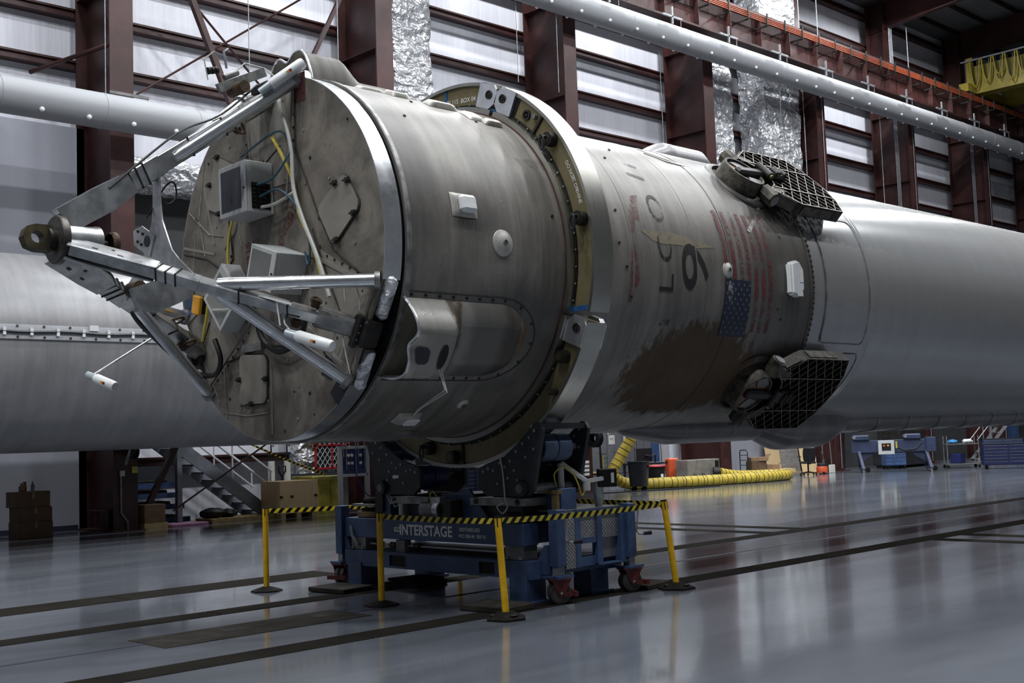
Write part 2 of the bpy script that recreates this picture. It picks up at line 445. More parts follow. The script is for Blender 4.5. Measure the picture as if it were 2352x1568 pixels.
def share(name, me, parent, loc=None, rot=None):
    o = bpy.data.objects.new(name, me); COL.objects.link(o)
    if parent is not None: o.parent = parent
    if loc is not None: o.location = loc
    if rot is not None: o.rotation_euler = rot
    return o
def text_mesh(txt, size, spacing=1.0, extrude=0.0, bold=0.0):
    cu = bpy.data.curves.new('t', 'FONT'); cu.body = txt; cu.size = size; cu.space_character = spacing
    cu.align_x = 'CENTER'; cu.align_y = 'CENTER'; cu.resolution_u = 4; cu.extrude = extrude; cu.offset = bold
    o = bpy.data.objects.new('t', cu); COL.objects.link(o)
    bpy.context.view_layer.update()
    dg = bpy.context.evaluated_depsgraph_get()
    me = bpy.data.meshes.new_from_object(o.evaluated_get(dg)); bpy.data.objects.remove(o); bpy.data.curves.remove(cu)
    return me
def text_flat(name, txt, size, mat, parent, o, ux, uy, sx=1.0, spacing=1.0, bold=0.0):
    """lettering lying on a plane, its width along ux and its height along uy"""
    me = text_mesh(txt, size, spacing, 0.0, bold); o, ux, uy = Vector(o), Vector(ux), Vector(uy)
    for v in me.vertices: v.co = o+ux*(v.co.x*sx)+uy*v.co.y
    me.materials.clear(); me.materials.append(MATS[mat])
    return share(name, me, parent)
def split_long(bm, L):
    for _ in range(8):
        bmesh.ops.triangulate(bm, faces=bm.faces)
        es = [e for e in bm.edges if e.calc_length() > L]
        if not es: break
        bmesh.ops.subdivide_edges(bm, edges=es, cuts=1, use_grid_fill=False)
def wrap_text(name, txt, size, mat, parent, x0, ph0, rad, sx=1.0, sy=1.0):
    """lettering on the hull: reading direction climbs the hull, top of the letters towards the nose"""
    me = text_mesh(txt, size); bm = bmesh.new(); bm.from_mesh(me)
    split_long(bm, .09)
    for v in bm.verts:
        ph = R(ph0)+v.co.x*sx/rad; x = x0-v.co.y*sy
        v.co = (x, -rad*cos(ph), rad*sin(ph))
    bm.to_mesh(me); bm.free(); me.materials.clear(); me.materials.append(MATS[mat])
    return share(name, me, parent)
def wrap_poly(name, polys, mat, parent, rad):
    """flat marks given as (x, phi degrees) outlines, laid on the hull"""
    bm = bmesh.new()
    for p in polys:
        bm.faces.new([bm.verts.new((q[0], R(q[1])*rad, 0)) for q in p])
    split_long(bm, .1)
    for v in bm.verts:
        ph = v.co.y/rad; v.co = (v.co.x, -rad*cos(ph), rad*sin(ph))
    me = bpy.data.meshes.new(name); bm.to_mesh(me); bm.free(); me.materials.append(MATS[mat])
    return share(name, me, parent)
# ================================================================== SETTING
X0, X1, YB, YW = -26.0, 66.0, -24.0, 16.72
def roof_z(y): return 20.6+(16.72-y)*.075
# floor with trench covers, centre line and the steel pit cover
fl = MB(); fl.bx(X0, X1, YB, 25.2, -.3, 0)
floor = struct(fl.build('floor', 'epoxy_floor'), 'glossy grey epoxy hangar floor')
def strip(name, x0, x1, y0, y1, mat, z=.004):
    b = MB(); b.bx(x0, x1, y0, y1, -.02, z); return b.build(name, mat, floor)
for x in range(-24, 60, 3):
    for y0, y1 in ((-1.55, -1.18), (1.04, 1.40)):
        strip('trench_cover', x, x+2.985, y0, y1, 'trench_tread')
for x in range(-24, 3, 3): strip('trench_cover', x, x+2.985, 3.1, 3.75, 'trench_tread')
for xa in (10.27, 11.18):
    for y0, y1 in ((1.41, 3.4), (3.41, 5.6), (5.61, 8.0), (-3.6, -1.56), (-6.0, -3.61)): strip('trench_cover', xa, xa+.32, y0, y1, 'trench_tread')
ln = MB(); ln.bx(-24, -1.43, -.04, .03, -.01, .0025); ln.bx(.84, 60, -.03, .04, -.01, .0025); ln.build('floor_line', 'wall_base', floor)
pc = strip('pit_cover', -1.43, .83, -.4, .3, 'steel_plate', .005)
for hx in (-.56, .47): MB().cyl((hx, 0, .003), (hx, 0, .0065), .075, seg=20).build('finger_hole', 'black_plastic', pc)

# long wall: insulation panels between the girts, the office wall and the annex opening
COLX = [-9.2, -1.7, 5.62, 13.1, 20.4, 27.5, 34.8, 42.1, 49.4, 56.7]
GZ = [1.45, 3.0, 4.5, 5.95, 7.3, 8.65, 9.95, 10.72, 11.95, 13.15, 14.6, 15.85, 17.1, 18.55, 20.0]
wall = MB()
def flat(b, x0, x1, z0, z1): b.bx(x0, x1, YW, YW+.12, z0, z1)
flat(wall, X0, 20.9, 0, 20.65); flat(wall, 27.2, X1, 0, 20.65); flat(wall, 20.9, 27.2, 4.6, 20.65)
wl = struct(wall.build('wall_back', 'vinyl_insulation'), 'long hangar wall lined with pale wrinkled vinyl insulation')
gproto = None
for i in range(len(COLX)-1):
    a, b_ = COLX[i]+.02, COLX[i+1]-.02
    zs = [10.72, 11.95, 13.15, 14.6] if COLX[i] < 5 else ([1.45, 3.0, 4.5, 5.95, 7.3, 8.65, 10.72, 11.95, 13.15, 14.6, 15.85, 17.1] if COLX[i] < 12 else GZ[:6]+[10.5, 11.85, 13.1, 14.55, 15.85, 17.1, 18.55, 20.0])
    for z in zs:
        if 20 < COLX[i] < 27 and z < 4.4: continue
        g = MB(); g.bx(a, b_, 16.46, 16.72, z-.09, z+.1); g.bx(a, b_, 16.40, 16.47, z-.1, z-.03); g.bx(a, b_, 16.40, 16.46, z+.06, z+.11)
        g.build('girt', 'red_steel', wl)
ow = MB(); ow.bx(X0, 5.52, 16.3, 16.46, 0, 9.2)
ow = struct(ow.build('wall_office', 'white_wall'), 'smooth white partition wall behind the far stage')
pil = MB(); pil.bx(X0, 3.35, 15.75, 16.3, 0, 9.2); struct(pil.build('wall_pier', 'white_wall'), 'white pier at the left edge')
bb = MB(); bb.bx(3.35, 5.3, 16.27, 16.3, 0, .12); bb.bx(X0, 3.36, 15.72, 15.75, 0, .12); struct(bb.build('baseboard_office', 'wall_base'), 'dark blue baseboard of the office wall')
# annex seen between two columns
an = MB(); an.bx(19.5, 42, 24.6, 24.8, 0, 4.6); an.bx(19.3, 19.5, 16.84, 24.8, 0, 4.6); an.bx(42, 42.2, 16.84, 24.8, 0, 4.6)
struct(an.build('wall_annex', 'white_wall'), 'white walls of the side annex')
ac = MB(); ac.bx(19.3, 42.2, 16.84, 24.8, 4.6, 4.75); struct(ac.build('ceiling_annex', 'white_paint'))
al = bpy.data.lights.new('annex_lamp', 'AREA'); al.shape = 'RECTANGLE'; al.size = 1.2; al.size_y = .3; al.energy = 130
for x in (24, 30, 36):
    lo = thing('ceiling_light', 'flat ceiling light of the side annex behind the columns', 'light', (x, 20.5, 4.54), 0, 'annex ceiling lights')
    MB().bx(-.62, .62, -.17, .17, 0, .06).build('housing', 'fixture_white', lo)
    l = bpy.data.objects.new('annex_lamp', al); COL.objects.link(l); l.parent = lo; l.location = (0, 0, -.02)

# outer walls never in view, they close the hall
ew = MB(); ew.bx(X0-.3, X0, YB, 16.9, 0, 24); struct(ew.build('wall_left', 'wall_shade'))
ew = MB(); ew.bx(X1, X1+.3, YB, 16.9, 0, 24); struct(ew.build('wall_right', 'wall_shade'))
ew = MB(); ew.bx(X0, X1, YB-.3, YB, 0, 24); struct(ew.build('wall_front', 'wall_shade'))
# roof: deck, purlins, rafters
def roofpt(x, y, d=0): return (x, y, roof_z(y)+d)
rf = MB(); rf.prism([(16.9, 0), (YB-.3, 0), (YB-.3, .2), (16.9, .2)], (X0, 0, 0), (0, 1, 0), (0, 0, 1), (X1-X0, 0, 0))
for v in rf.bm.verts: v.co.z += roof_z(v.co.y)
roof = struct(rf.build('ceiling', 'insul_roof', smooth=False), 'insulated roof deck of the hangar')
for k in range(14):
    y = 15.6-k*1.5
    p = MB(); p.beam(roofpt(X0, y, -.12), roofpt(X1, y, -.12), .08, .2); p.build('purlin', 'dark_steel', roof)
for cx in COLX:
    p = MB()
    a = [(16.4, roof_z(16.4)-1.5), (16.4, roof_z(16.4)-.22), (YB, roof_z(YB)-.22), (YB, roof_z(YB)-.9)]
    p.prism(a, (cx-.02, 0, 0), (0, 1, 0), (0, 0, 1), (.04, 0, 0))
    p.beam((cx, 16.4, roof_z(16.4)-1.5), (cx, YB, roof_z(YB)-.9), .3, .03); p.beam(roofpt(cx, 16.4, -.22), roofpt(cx, YB, -.22), .3, .03)
    p.build('rafter', 'red_steel', roof)
# columns
COLNAMES = ['beyond the left edge', 'at the left edge', 'at the left beside the white wall', 'behind the top of the nose fixture beside the wide foil duct', 'above the handling ring', 'left of the paired foil ducts', 'right of the paired foil ducts', 'below the right part of the crane rail', 'near the yellow crane', 'at the far right end']
for i, cx in enumerate(COLX):
    if i < 2: continue
    t = thing('steel_column', 'dark red steel column '+COLNAMES[i], 'column', (cx, 0, 0))
    b = MB(); b.bx(-.28, .28, 14.6, 14.64, 0, 15.2); b.build('flange', 'red_steel', t)
    b = MB(); b.bx(-.015, .015, 14.64, 16.3, 0, 15.2); b.build('web', 'red_steel', t)
    b = MB(); b.bx(-.28, .28, 16.3, 16.34, 0, 20.4); b.build('back_flange', 'red_steel', t)
    b = MB(); b.bx(-.24, .24, 15.5, 15.54, 15.2, 20.3); b.build('upper_flange', 'red_steel', t)
    b = MB(); b.bx(-.015, .015, 15.54, 16.3, 15.2, 20.3); b.build('upper_web', 'red_steel', t)
    for z in (3.0, 6.2, 9.4, 12.2, 15.2, 17.6):
        b = MB(); b.bx(-.26, .26, 14.64 if z < 15 else 15.54, 16.3, z, z+.02); b.build('stiffener', 'red_steel', t)
    b = MB(); b.bx(-.36, .36, 14.4, 16.4, 0, .03); b.build('base_plate', 'red_steel', t)
    if i >= 6:
        for dx in ((-.5, .02) if i < 7 else (-.62, -.5, -.38, .02)):
            b = MB(); b.tube([(dx, 14.55+(.5 if dx < 0 else 0), .1), (dx, 14.55+(.5 if dx < 0 else 0), 19)], .02); b.build('conduit', 'galvanised', t)
# bracing between the first two columns in view
def rod(name, label, pts, r, mat, cat, group=None, seg=6):
    return tag(MB().tube(pts, r, seg).build(name, mat), label, cat, group)
br = MB(); br.beam((7.55, 15.2, 12.9), (8.75, 15.2, 10.1), .14, .14); tag(br.build('brace_strut', 'red_steel'), 'thick dark red strut sloping down behind the nose fixture', 'brace')
br = MB(); br.beam((12.3, 15.2, 13.9), (11.0, 15.2, 11.4), .1, .1); tag(br.build('brace_strut', 'red_steel'), 'short dark red strut above the top fairing beside a column', 'brace')
rod('brace_rod', 'thin brace rod rising to the right across the left wall bay', [(6.0, 15.36, 9.7), (11.6, 15.36, 13.75)], .03, 'red_steel', 'brace')
rod('brace_rod', 'thin brace rod falling to the right across the left wall bay', [(7.5, 15.48, 12.9), (10.1, 15.48, 10.5)], .03, 'red_steel', 'brace')
rod('knee_brace', 'small diagonal brace at the left column above the white duct', [(4.3, 16.4, 10.35), (5.35, 14.66, 10.75)], .05, 'red_steel', 'brace')
rod('brace_rod', 'thin brace rod crossing in front of the stair stringers', [(6.9, 14.9, .35), (10.8, 14.9, 2.6)], .022, 'red_steel', 'brace')
br = MB(); br.beam((6.1, 14.9, 0.15), (7.3, 14.9, 2.4), .12, .12); tag(br.build('brace_strut', 'red_steel'), 'dark red strut leaning against the base of the left column by the stair', 'brace')
# hanging wires in front of the wall
WIRES = [(5.0, 9.42, 20, 'in front of the left column above the white duct'), (8.6, 9.4, 20, 'crossing the brace rods of the left wall bay'), (11.2, 9.4, 20, 'just left of the column behind the nose'), (17.6, 12, 20, 'in the bay above the handling ring, left of two'), (19.3, 12, 20, 'in the bay above the handling ring, right of two'), (24.2, 10.5, 15.38, 'below the long duct in the bay left of the paired foil ducts'), (31.2, 11, 15.38, 'between the paired foil ducts'), (38.5, 10, 15.38, 'below the long duct in the bay above the tank')]
for x, z0, z1, lb in WIRES:
    tag(MB().tube([(x, 14.1, z0), (x, 14.1, z1)], .012, 5).build('hanging_wire', 'galvanised'), 'thin vertical wire '+lb, 'wire', 'wires in front of the back wall')

# fabric ducts with nozzles
def fabric_duct(label, xa, xb, y, z, r, step, nz0, hang):
    t = thing('fabric_duct', label, 'duct', (0, y, z))
    b = MB(); b.cyl((xa, 0, 0), (xb, 0, 0), r, seg=40); b.build('duct_body', 'duct_fabric', t)
    x = xa+.6
    while x < xb:
        MB().lathe([(r+.001, -.012), (r+.008, -.008), (r+.008, .008), (r+.001, .012)], (x, 0, 0), (1, 0, 0), 40).build('seam', 'duct_fabric', t); x += step*2.2
    nm = None; x = nz0
    while x < xb:
        for an in (-138, -42, 42) if hang else (-138,):
            c = Vector((x, cos(R(an))*(r+.015), sin(R(an))*(r+.015)))
            if nm is None:
                nm = MB().ball((0, 0, 0), .055, 2).bm; me = bpy.data.meshes.new('nozzle'); nm.to_mesh(me); nm.free(); me.materials.append(MATS['lamp_white']); me.polygons.foreach_set('use_smooth', [True]*len(me.polygons)); nm = me
            share('nozzle', nm, t, c)
        x += step
    return t
d1 = fabric_duct('white fabric air duct with nozzles behind the nose fixture', -20, 11.5, 13.9, 8.99, .38, 1.0, -3.6, False)
for x in (4.95, 8.55):
    b = MB(); b.beam((x, -.1, .42), (x+.9, -.1, .42), .05, .06); b.tube([(x+.88, -.1, .36), (x+.88, -.1, .42)], .01); b.build('hanger', 'steel_grey', d1)
d2 = fabric_duct('long white fabric air duct under the crane rail', 16.0, 60, 13.9, 14.76, .39, 1.3, 18.6, True)
x = 21.0
while x < 56:
    b = MB(); b.bx(x-.03, x+.03, -.5, -.44, .2, .78); b.bx(x-.5, x+.5, -.5, -.44, .42, .47); b.tube([(x+.45, -.47, .2), (x+.45, -.47, .45)], .012); b.build('hanger', 'galvanised', d2); x += 3.1

# crane runway: beam, rail, conductor bars, brackets
t = thing('crane_runway', 'dark red crane runway beam running the length of the wall', 'crane rail', (0, 14.1, 0))
b = MB(); b.bx(-20, 62, -.05, .05, 15.45, 16.6); b.build('beam_web', 'red_steel', t)
b = MB(); b.bx(-20, 62, -.28, .28, 15.38, 15.45); b.build('bottom_flange', 'red_steel', t)
b = MB(); b.bx(-20, 62, -.3, .3, 16.6, 16.67); b.build('top_flange', 'red_steel', t)
b = MB(); b.bx(-20, 62, -.04, .04, 16.67, 16.76); b.build('rail', 'dark_steel', t)
for k in range(4):
    b = MB(); b.bx(-20, 62, -.62, -.585, 16.2+k*.06, 16.226+k*.06); b.build('conductor_bar', 'orange_bar', t)
x = 17.0
while x < 58:
    b = MB(); b.bx(x-.03, x+.03, -.66, -.05, 16.08, 16.13); b.bx(x-.03, x+.03, -.66, -.62, 16.1, 16.55); b.build('bar_bracket', 'dark_steel', t); x += 1.15
x = 15.0
while x < 58:
    b = MB(); b.bx(x-.01, x+.01, -.27, -.05, 15.45, 16.6); b.build('web_stiffener', 'red_steel', t); x += 1.85
# yellow overhead crane
t = thing('bridge_crane', 'yellow overhead bridge crane with looped cables', 'crane', (47.6, 14.1, 16.76))
b = MB(); b.bx(-.35, .35, -20, -.1, .05, 1.35); b.build('girder', 'crane_yellow', t)
b = MB(); b.bx(2.6, 3.3, -20, -.1, .05, 1.35); b.build('girder', 'crane_yellow', t)
b = MB(); b.bx(-1.2, 4.2, -.22, .22, .04, .42); b.build('end_truck', 'crane_yellow', t)
for x in (-.9, 3.9): MB().cyl((x, -.08, .142), (x, .08, .142), .14, seg=18).build('wheel', 'dark_steel', t)
b = MB(); b.tube([(-.7, .3, 1.55), (-.7, -20, 1.55)], .04); b.build('festoon_rail', 'galvanised', t)
b = MB(); b.bx(-.62, -.5, -.2, .1, .0, 1.7); b.build('end_post', 'crane_yellow', t)
for k in range(9):
    y0 = -.1-k*.55; pts = [(-.7, y0-.46*i/8-.02, 1.5-1.25*sin(PI*i/8)**.6*(1-.15*(k % 3))) for i in range(9)]
    MB().tube(pts, .035, 6).build('festoon_cable', 'crane_yellow', t)
    pts = [(-.66, y0-.1-.26*i/8, 1.48-1.05*sin(PI*i/8)**.6) for i in range(9)]
    MB().tube(pts, .022, 5).build('festoon_cable', 'cable_black', t)
b = MB(); b.bx(.6, 2.4, -3.6, -2.2, .2, 1.0); b.bx(1.2, 1.8, -3.2, -2.5, -.9, .2); b.build('hoist', 'crane_yellow', t)

# foil wrapped risers
def foil_riser(label, x0, x1, y0, y1, z0, z1):
    y1 -= .06
    b = MB()
    nx, nz = 10, int((z1-z0)/.14)
    def wob(p): return (random.random()-.5)*.05
    random.seed(int(x0*10))
    def shell(u, v):
        per = [(x0, y1), (x0, y0), (x1, y0), (x1, y1)]
        L = [abs(y1-y0), abs(x1-x0), abs(y1-y0)]; T = sum(L); d = u*T
        k = 0
        while k < 2 and d > L[k]: d -= L[k]; k += 1
        a, c = per[k], per[k+1]; f = min(d/L[k], 1)
        z = z0+(z1-z0)*v
        s_ = .035*sin(z*4.2+sin(z*1.3)*2+u*3)
        return (a[0]+(c[0]-a[0])*f+wob(0), a[1]+(c[1]-a[1])*f+wob(0)-s_, z)
    b.grid(shell, 24, nz)
    return tag(b.build('foil_duct', 'foil', angle=60), label, 'duct')
foil_riser('wide foil wrapped duct riser beside the column above the rocket', 14.1, 15.55, 15.5, 16.4, 2.2, 20.2)
foil_riser('narrow foil wrapped duct riser, left of the pair behind the upper grid fin', 28.9, 30.2, 15.5, 16.4, 3, 20.2)
foil_riser('wide foil wrapped duct riser, right of the pair behind the upper grid fin', 31.8, 34.3, 15.2, 16.4, 3, 20.2)
b = MB(); b.bx(31.0, 31.12, 16.2, 16.4, 3, 20); tag(b.build('wall_post', 'red_steel'), 'slim dark red post between the paired foil ducts', 'post')
# soffit and round foil duct between the left column and the nose
b = MB(); b.bx(5.95, 10.6, 15.8, 16.38, 5.3, 7.95); tag(b.build('duct_box', 'soffit_dark'), 'dark plenum box behind the nose fixture next to the left column', 'duct')
t = thing('foil_duct', 'crumpled round foil duct showing between the tripod leg and the left column', 'duct', (0, 0, 0))
random.seed(3); b = MB(); b.tube([(6.0+i*.2, 15.3, 8.05+(random.random()-.5)*.06) for i in range(26)], [.42+(random.random()-.5)*.06 for i in range(26)], 18); b.build('duct_body', 'foil', t, angle=60)
b = MB(); b.tube([(9.0, 15.3, 7.6), (9.0, 15.3, 5.4)], .012); b.build('hanger', 'galvanised', t)

# high bay lamps
lampdata = bpy.data.lights.new('high_bay', 'AREA'); lampdata.shape = 'RECTANGLE'; lampdata.size = 1.25; lampdata.size_y = .55; lampdata.energy = LAMP_POWER; lampdata.color = (.95, .975, 1.0)
lp = thing('high_bay_light', 'white high bay lamp hanging under the hangar roof', 'light', (0, 0, 17.6), 0, 'high bay lamps')
MB().bx(-.66, .66, -.31, .31, .02, .16).build('housing', 'fixture_white', lp)
for k in range(6): MB().bx(-.62, .62, -.27+k*.1, -.23+k*.1, -.01, .03).build('reflector_fin', 'aluminium', lp)
MB().tube([(-.5, 0, .16), (-.5, 0, 1.3)], .012).build('hanger', 'galvanised', lp)
lobj = bpy.data.objects.new('lamp', lampdata); COL.objects.link(lobj); lobj.parent = lp; lobj.location = (0, 0, -.03)
first = True
for i in range(-1, 9):  # leftmost unseen columns are added to brighten the bulkhead and cart front
    for j, y in enumerate((12.6, 6.0, -.8, -7.6)):
        x = -10.9+i*7.3
        if (j == 0 and i < 2) or (j == 1 and i in (0, 1)) or i > 7 or (j > 1 and i > 6): continue      # lamps left out to dim the left wall and the right end
        o = lp if first else copy_tree(lp); first = False
        o.location = (x, y, roof_z(y)-1.35)
# ================================================================== BOOSTER
AXZ = 3.589
HR = 1.83
def hp(x, ph, r=HR): return Vector((x, -r*cos(R(ph)), r*sin(R(ph))))
def er(ph): return Vector((0, -cos(R(ph)), sin(R(ph))))
def et(ph): return Vector((0, sin(R(ph)), cos(R(ph))))     # climbing the hull
EX = Vector((1, 0, 0))
bo = thing('rocket_booster', 'soot-stained rocket booster lying on its side across the hangar', 'rocket', (0, 0, AXZ))
NOTCH = (-30.0, 90.0, 210.0); NW = 17.0
# interstage shell, with rolled front lip
b = MB(); b.lathe([(1.76, .28), (1.80, .25), (HR, .25), (HR, .5), (HR, 1.4), (HR, 2.4), (HR, 3.4), (HR, 4.4), (HR, 5.2)], (0, 0, 0), EX, 224); b.build('interstage_shell', 'hull_weathered', bo)
b = MB(); b.lathe([(HR+.004, 5.2), (HR+.006, 5.22), (HR+.004, 6.2), (HR, 6.98)], (0, 0, 0), EX, 224); b.build('interstage_shell', 'hull_weathered', bo)
b = MB(); b.lathe([(HR+.001, .252), (HR+.014, .258), (HR+.014, .30), (HR+.001, .306)], (0, 0, 0), EX, 200); b.build('front_lip', 'raw_aluminium', bo)
for xr in (3.05, 3.42, 4.55):
    b = MB(); b.lathe([(HR-.002, xr-.02), (HR+.004, xr-.01), (HR+.004, xr+.01), (HR-.002, xr+.02)], (0, 0, 0), EX, 160); b.build('seam_band', 'hull_weathered', bo)
# front bulkhead, three sectors of rim, dark gap
poly = []
for k in range(3):
    n0 = NOTCH[k]+NW; n1 = (NOTCH[(k+1) % 3]-NW) % 360
    if n1 < n0: n1 += 360
    for i in range(41):
        a = n0+(n1-n0)*i/40; poly.append((-1.815*cos(R(a)), 1.815*sin(R(a))))
b = MB(); b.prism(poly, (0, 0, 0), (0, 1, 0), (0, 0, 1), (.03, 0, 0)); b.build('front_bulkhead', 'bulkhead_stained', bo)
b = MB(); b.cyl((.24, 0, 0), (.27, 0, 0), 1.77, seg=96); b.build('inner_bulkhead', 'black_plate', bo)
for k in range(3):
    n0 = NOTCH[k]+NW; n1 = (NOTCH[(k+1) % 3]-NW) % 360
    if n1 < n0: n1 += 360
    b = MB(); b.lathe([(1.80, .001), (1.822, .001), (1.822, .2), (1.80, .2)], (0, 0, 0), EX, 80, R(n0), R(n1), ref=(0, -1, 0), close=True)
    o = b.build('rim_band', 'bright_aluminium', bo)
# make sure the sweep climbs: ref -Y, second axis = X x -Y = -Z  -> mirror Z
for o in [c for c in bo.children if c.name.startswith('rim_band')]:
    for v in o.data.vertices: v.co.z = -v.co.z
    o.data.flip_normals()
# seams, lines and riveted strips on the bulkhead
def dp(y, z, x=-.004): return Vector((x, y, z))
def dstrip(name, a, c, wd, mat, th=.008, par=None):
    b = MB(); b.beam((-.004, a[0], a[1]), (-.004, c[0], c[1]), wd, th, up=(1, 0, 0)); return b.build(name, mat, par or bo)
for k in range(3):
    ph = NOTCH[k]
    for sgn in (-1, 1):
        e0 = er(ph)*1.70+et(ph)*sgn*.42; e1 = er(ph)*.55+et(ph)*sgn*.30
        dstrip('seam_angle', (e0.y, e0.z), (e1.y, e1.z), .035, 'hatch_stained', .03)
        for i in range(9):
            q = e0+(e1-e0)*(i+.5)/9+et(ph)*sgn*.06; MB().cyl((-.012, q.y, q.z), (0, q.y, q.z), .013, seg=8).build('bolt', 'dark_steel', bo)
    m = er(ph)*1.2
    b = MB(); b.prism([(-.40, -.48), (.40, -.48), (.46, .48), (-.46, .48)], (-.006, m.y, m.z), et(ph), er(ph), (.006, 0, 0)); b.build('reinforcing_plate', 'hatch_stained', bo)
for a, c in (((.9, -1.56), (.95, -1.0)), ((1.75, .35), (1.1, .2)), ((0.05, -1.1), (.05, -1.75)), ((1.3, .95), (1.1, .3))): dstrip('sealant_line', a, c, .03, 'hatch_stained', .006)
def dline(pts, r, mat, name): MB().tube([(-.004, y, z) for y, z in pts], r, 5).build(name, mat, bo)
for pts in ([(-.47, 1.74), (-.46, 1.02), (-.62, .72)], [(.42, 1.70), (.40, 1.1)], [(-.62, .72), (-.80, .36)], [(-.80, .36), (-1.05, -.05), (-1.62, -.42)], [(-.72, .2), (-1.0, -.38), (-1.32, -.98)], [(.80, .52), (.72, .1), (.92, -.05)],
            [(1.74, .28), (1.25, .16), (.98, .02)], [(1.22, -.52), (1.42, -.85), (1.30, -1.22)], [(.92, -.98), (1.28, -1.24)], [(.92, -.98), (.1, -.86), (-.5, -.92)], [(-.5, -.92), (-1.2, -1.30)], [(.5, .95), (.1, .98), (-.2, 1.12)]):
    dline(pts, .011, 'grime', 'panel_gap')
for pts in ([(1.28, 1.25), (1.42, .62), (1.30, .2)], [(1.62, .72), (1.2, .42), (.92, .36)], [(1.5, .5), (1.55, 0), (1.62, -.2)], [(.05, -1.0), (.06, -1.74)], [(.95, -1.5), (.5, -1.55), (.1, -1.53)], [(1.36, -.92), (1.05, -1.38)], [(.9, .22), (.62, .42), (.55, .2)]):
    dline(pts, .008, 'sealant', 'sealant_bead')
random.seed(21)
for k in range(70):
    a_ = random.random()*2*PI; r_ = .35+1.4*math.sqrt(random.random()); MB().cyl((-.009, r_*cos(a_), r_*sin(a_)), (.002, r_*cos(a_), r_*sin(a_)), .010+.008*random.random(), seg=7).build('bolt', 'grime' if k % 3 else 'sealant', bo)
# hatches
def hatch(corners, latches, hinge=False):
    c = [Vector((0, y, z)) for y, z in corners]; o = sum(c, Vector())/len(c)
    pr = []
    n = len(c)
    for i in range(n):
        p, q, s_ = c[i-1], c[i], c[(i+1) % n]
        pr += [q+(p-q).normalized()*.06, q+((p-q).normalized()+(s_-q).normalized())*.022, q+(s_-q).normalized()*.06]
    b = MB(); b.prism([(v.y, v.z) for v in pr], (-.03, 0, 0), (0, 1, 0), (0, 0, 1), (.03, 0, 0)); h = b.build('hatch', 'hatch_stained', bo)
    rim = [Vector((-.006, v.y, v.z)) for v in pr]; MB().tube(rim+[rim[0]], .012, 5).build('hatch_gap', 'grime', h)
    for (i, f) in latches:
        q = c[i]+(c[(i+1) % n]-c[i])*f
        b = MB(); b.box((-.035, q.y, q.z), (.03, .05, .05)); b.cyl((-.06, q.y, q.z), (-.03, q.y, q.z), .022, seg=10); b.cyl((-.05, q.y-.05, q.z), (-.05, q.y+.05, q.z), .01, seg=6); b.build('latch', 'dark_steel', h)
    if hinge:
        b = MB(); b.bx(-.045, 0, .17, .53, -.90, -.82); b.build('hinge', 'raw_aluminium', h)
hatch([(-1.27, .65), (-1.505, .306), (-1.072, -.016), (-.827, .375)], ((0, .25), (3, .7), (1, .2), (1, .85)))
hatch([(1.013, 1.239), (.557, 1.036), (.77, .541), (1.229, .708)], ((0, .1), (3, .45), (2, .4)))
hatch([(.604, -.916), (.098, -.954), (.115, -1.432), (.604, -1.433)], ((1, .5), (2, .55), (3, .5)), True)
def dtext(txt, size, y, z, ang, mat):
    ux = Vector((0, -cos(ang), sin(ang))); uy = Vector((0, sin(ang), cos(ang)))
    text_flat('lettering', txt, size, mat, bo, (-.003, y, z), ux, uy)
for (w_, y, z, a) in (("DONT", .28, .06, -1.45), ('STEP', .44, .10, -1.45), ('DONT', -.24, .27, -2.2), ('STEP', -.38, .42, -2.2)): dtext(w_, .13, y, z, a, 'print_maroon')
for mtn, y, z, s_, a in (('sticker_maroon', -.53, 1.63, .11, 0), ('black_plate', -1.08, -1.37, .085, .8), ('black_plate', -.93, -1.13, .09, .4), ('sticker_navy', 1.66, -.33, .09, 0)):
    b = MB(); b.prism([(-s_, -s_*1.3), (s_, -s_*1.3), (s_, s_*1.3), (-s_, s_*1.3)], (-.004, y, z), (0, cos(a), sin(a)), (0, -sin(a), cos(a)), (.004, 0, 0)); b.build('sticker', mtn, bo)
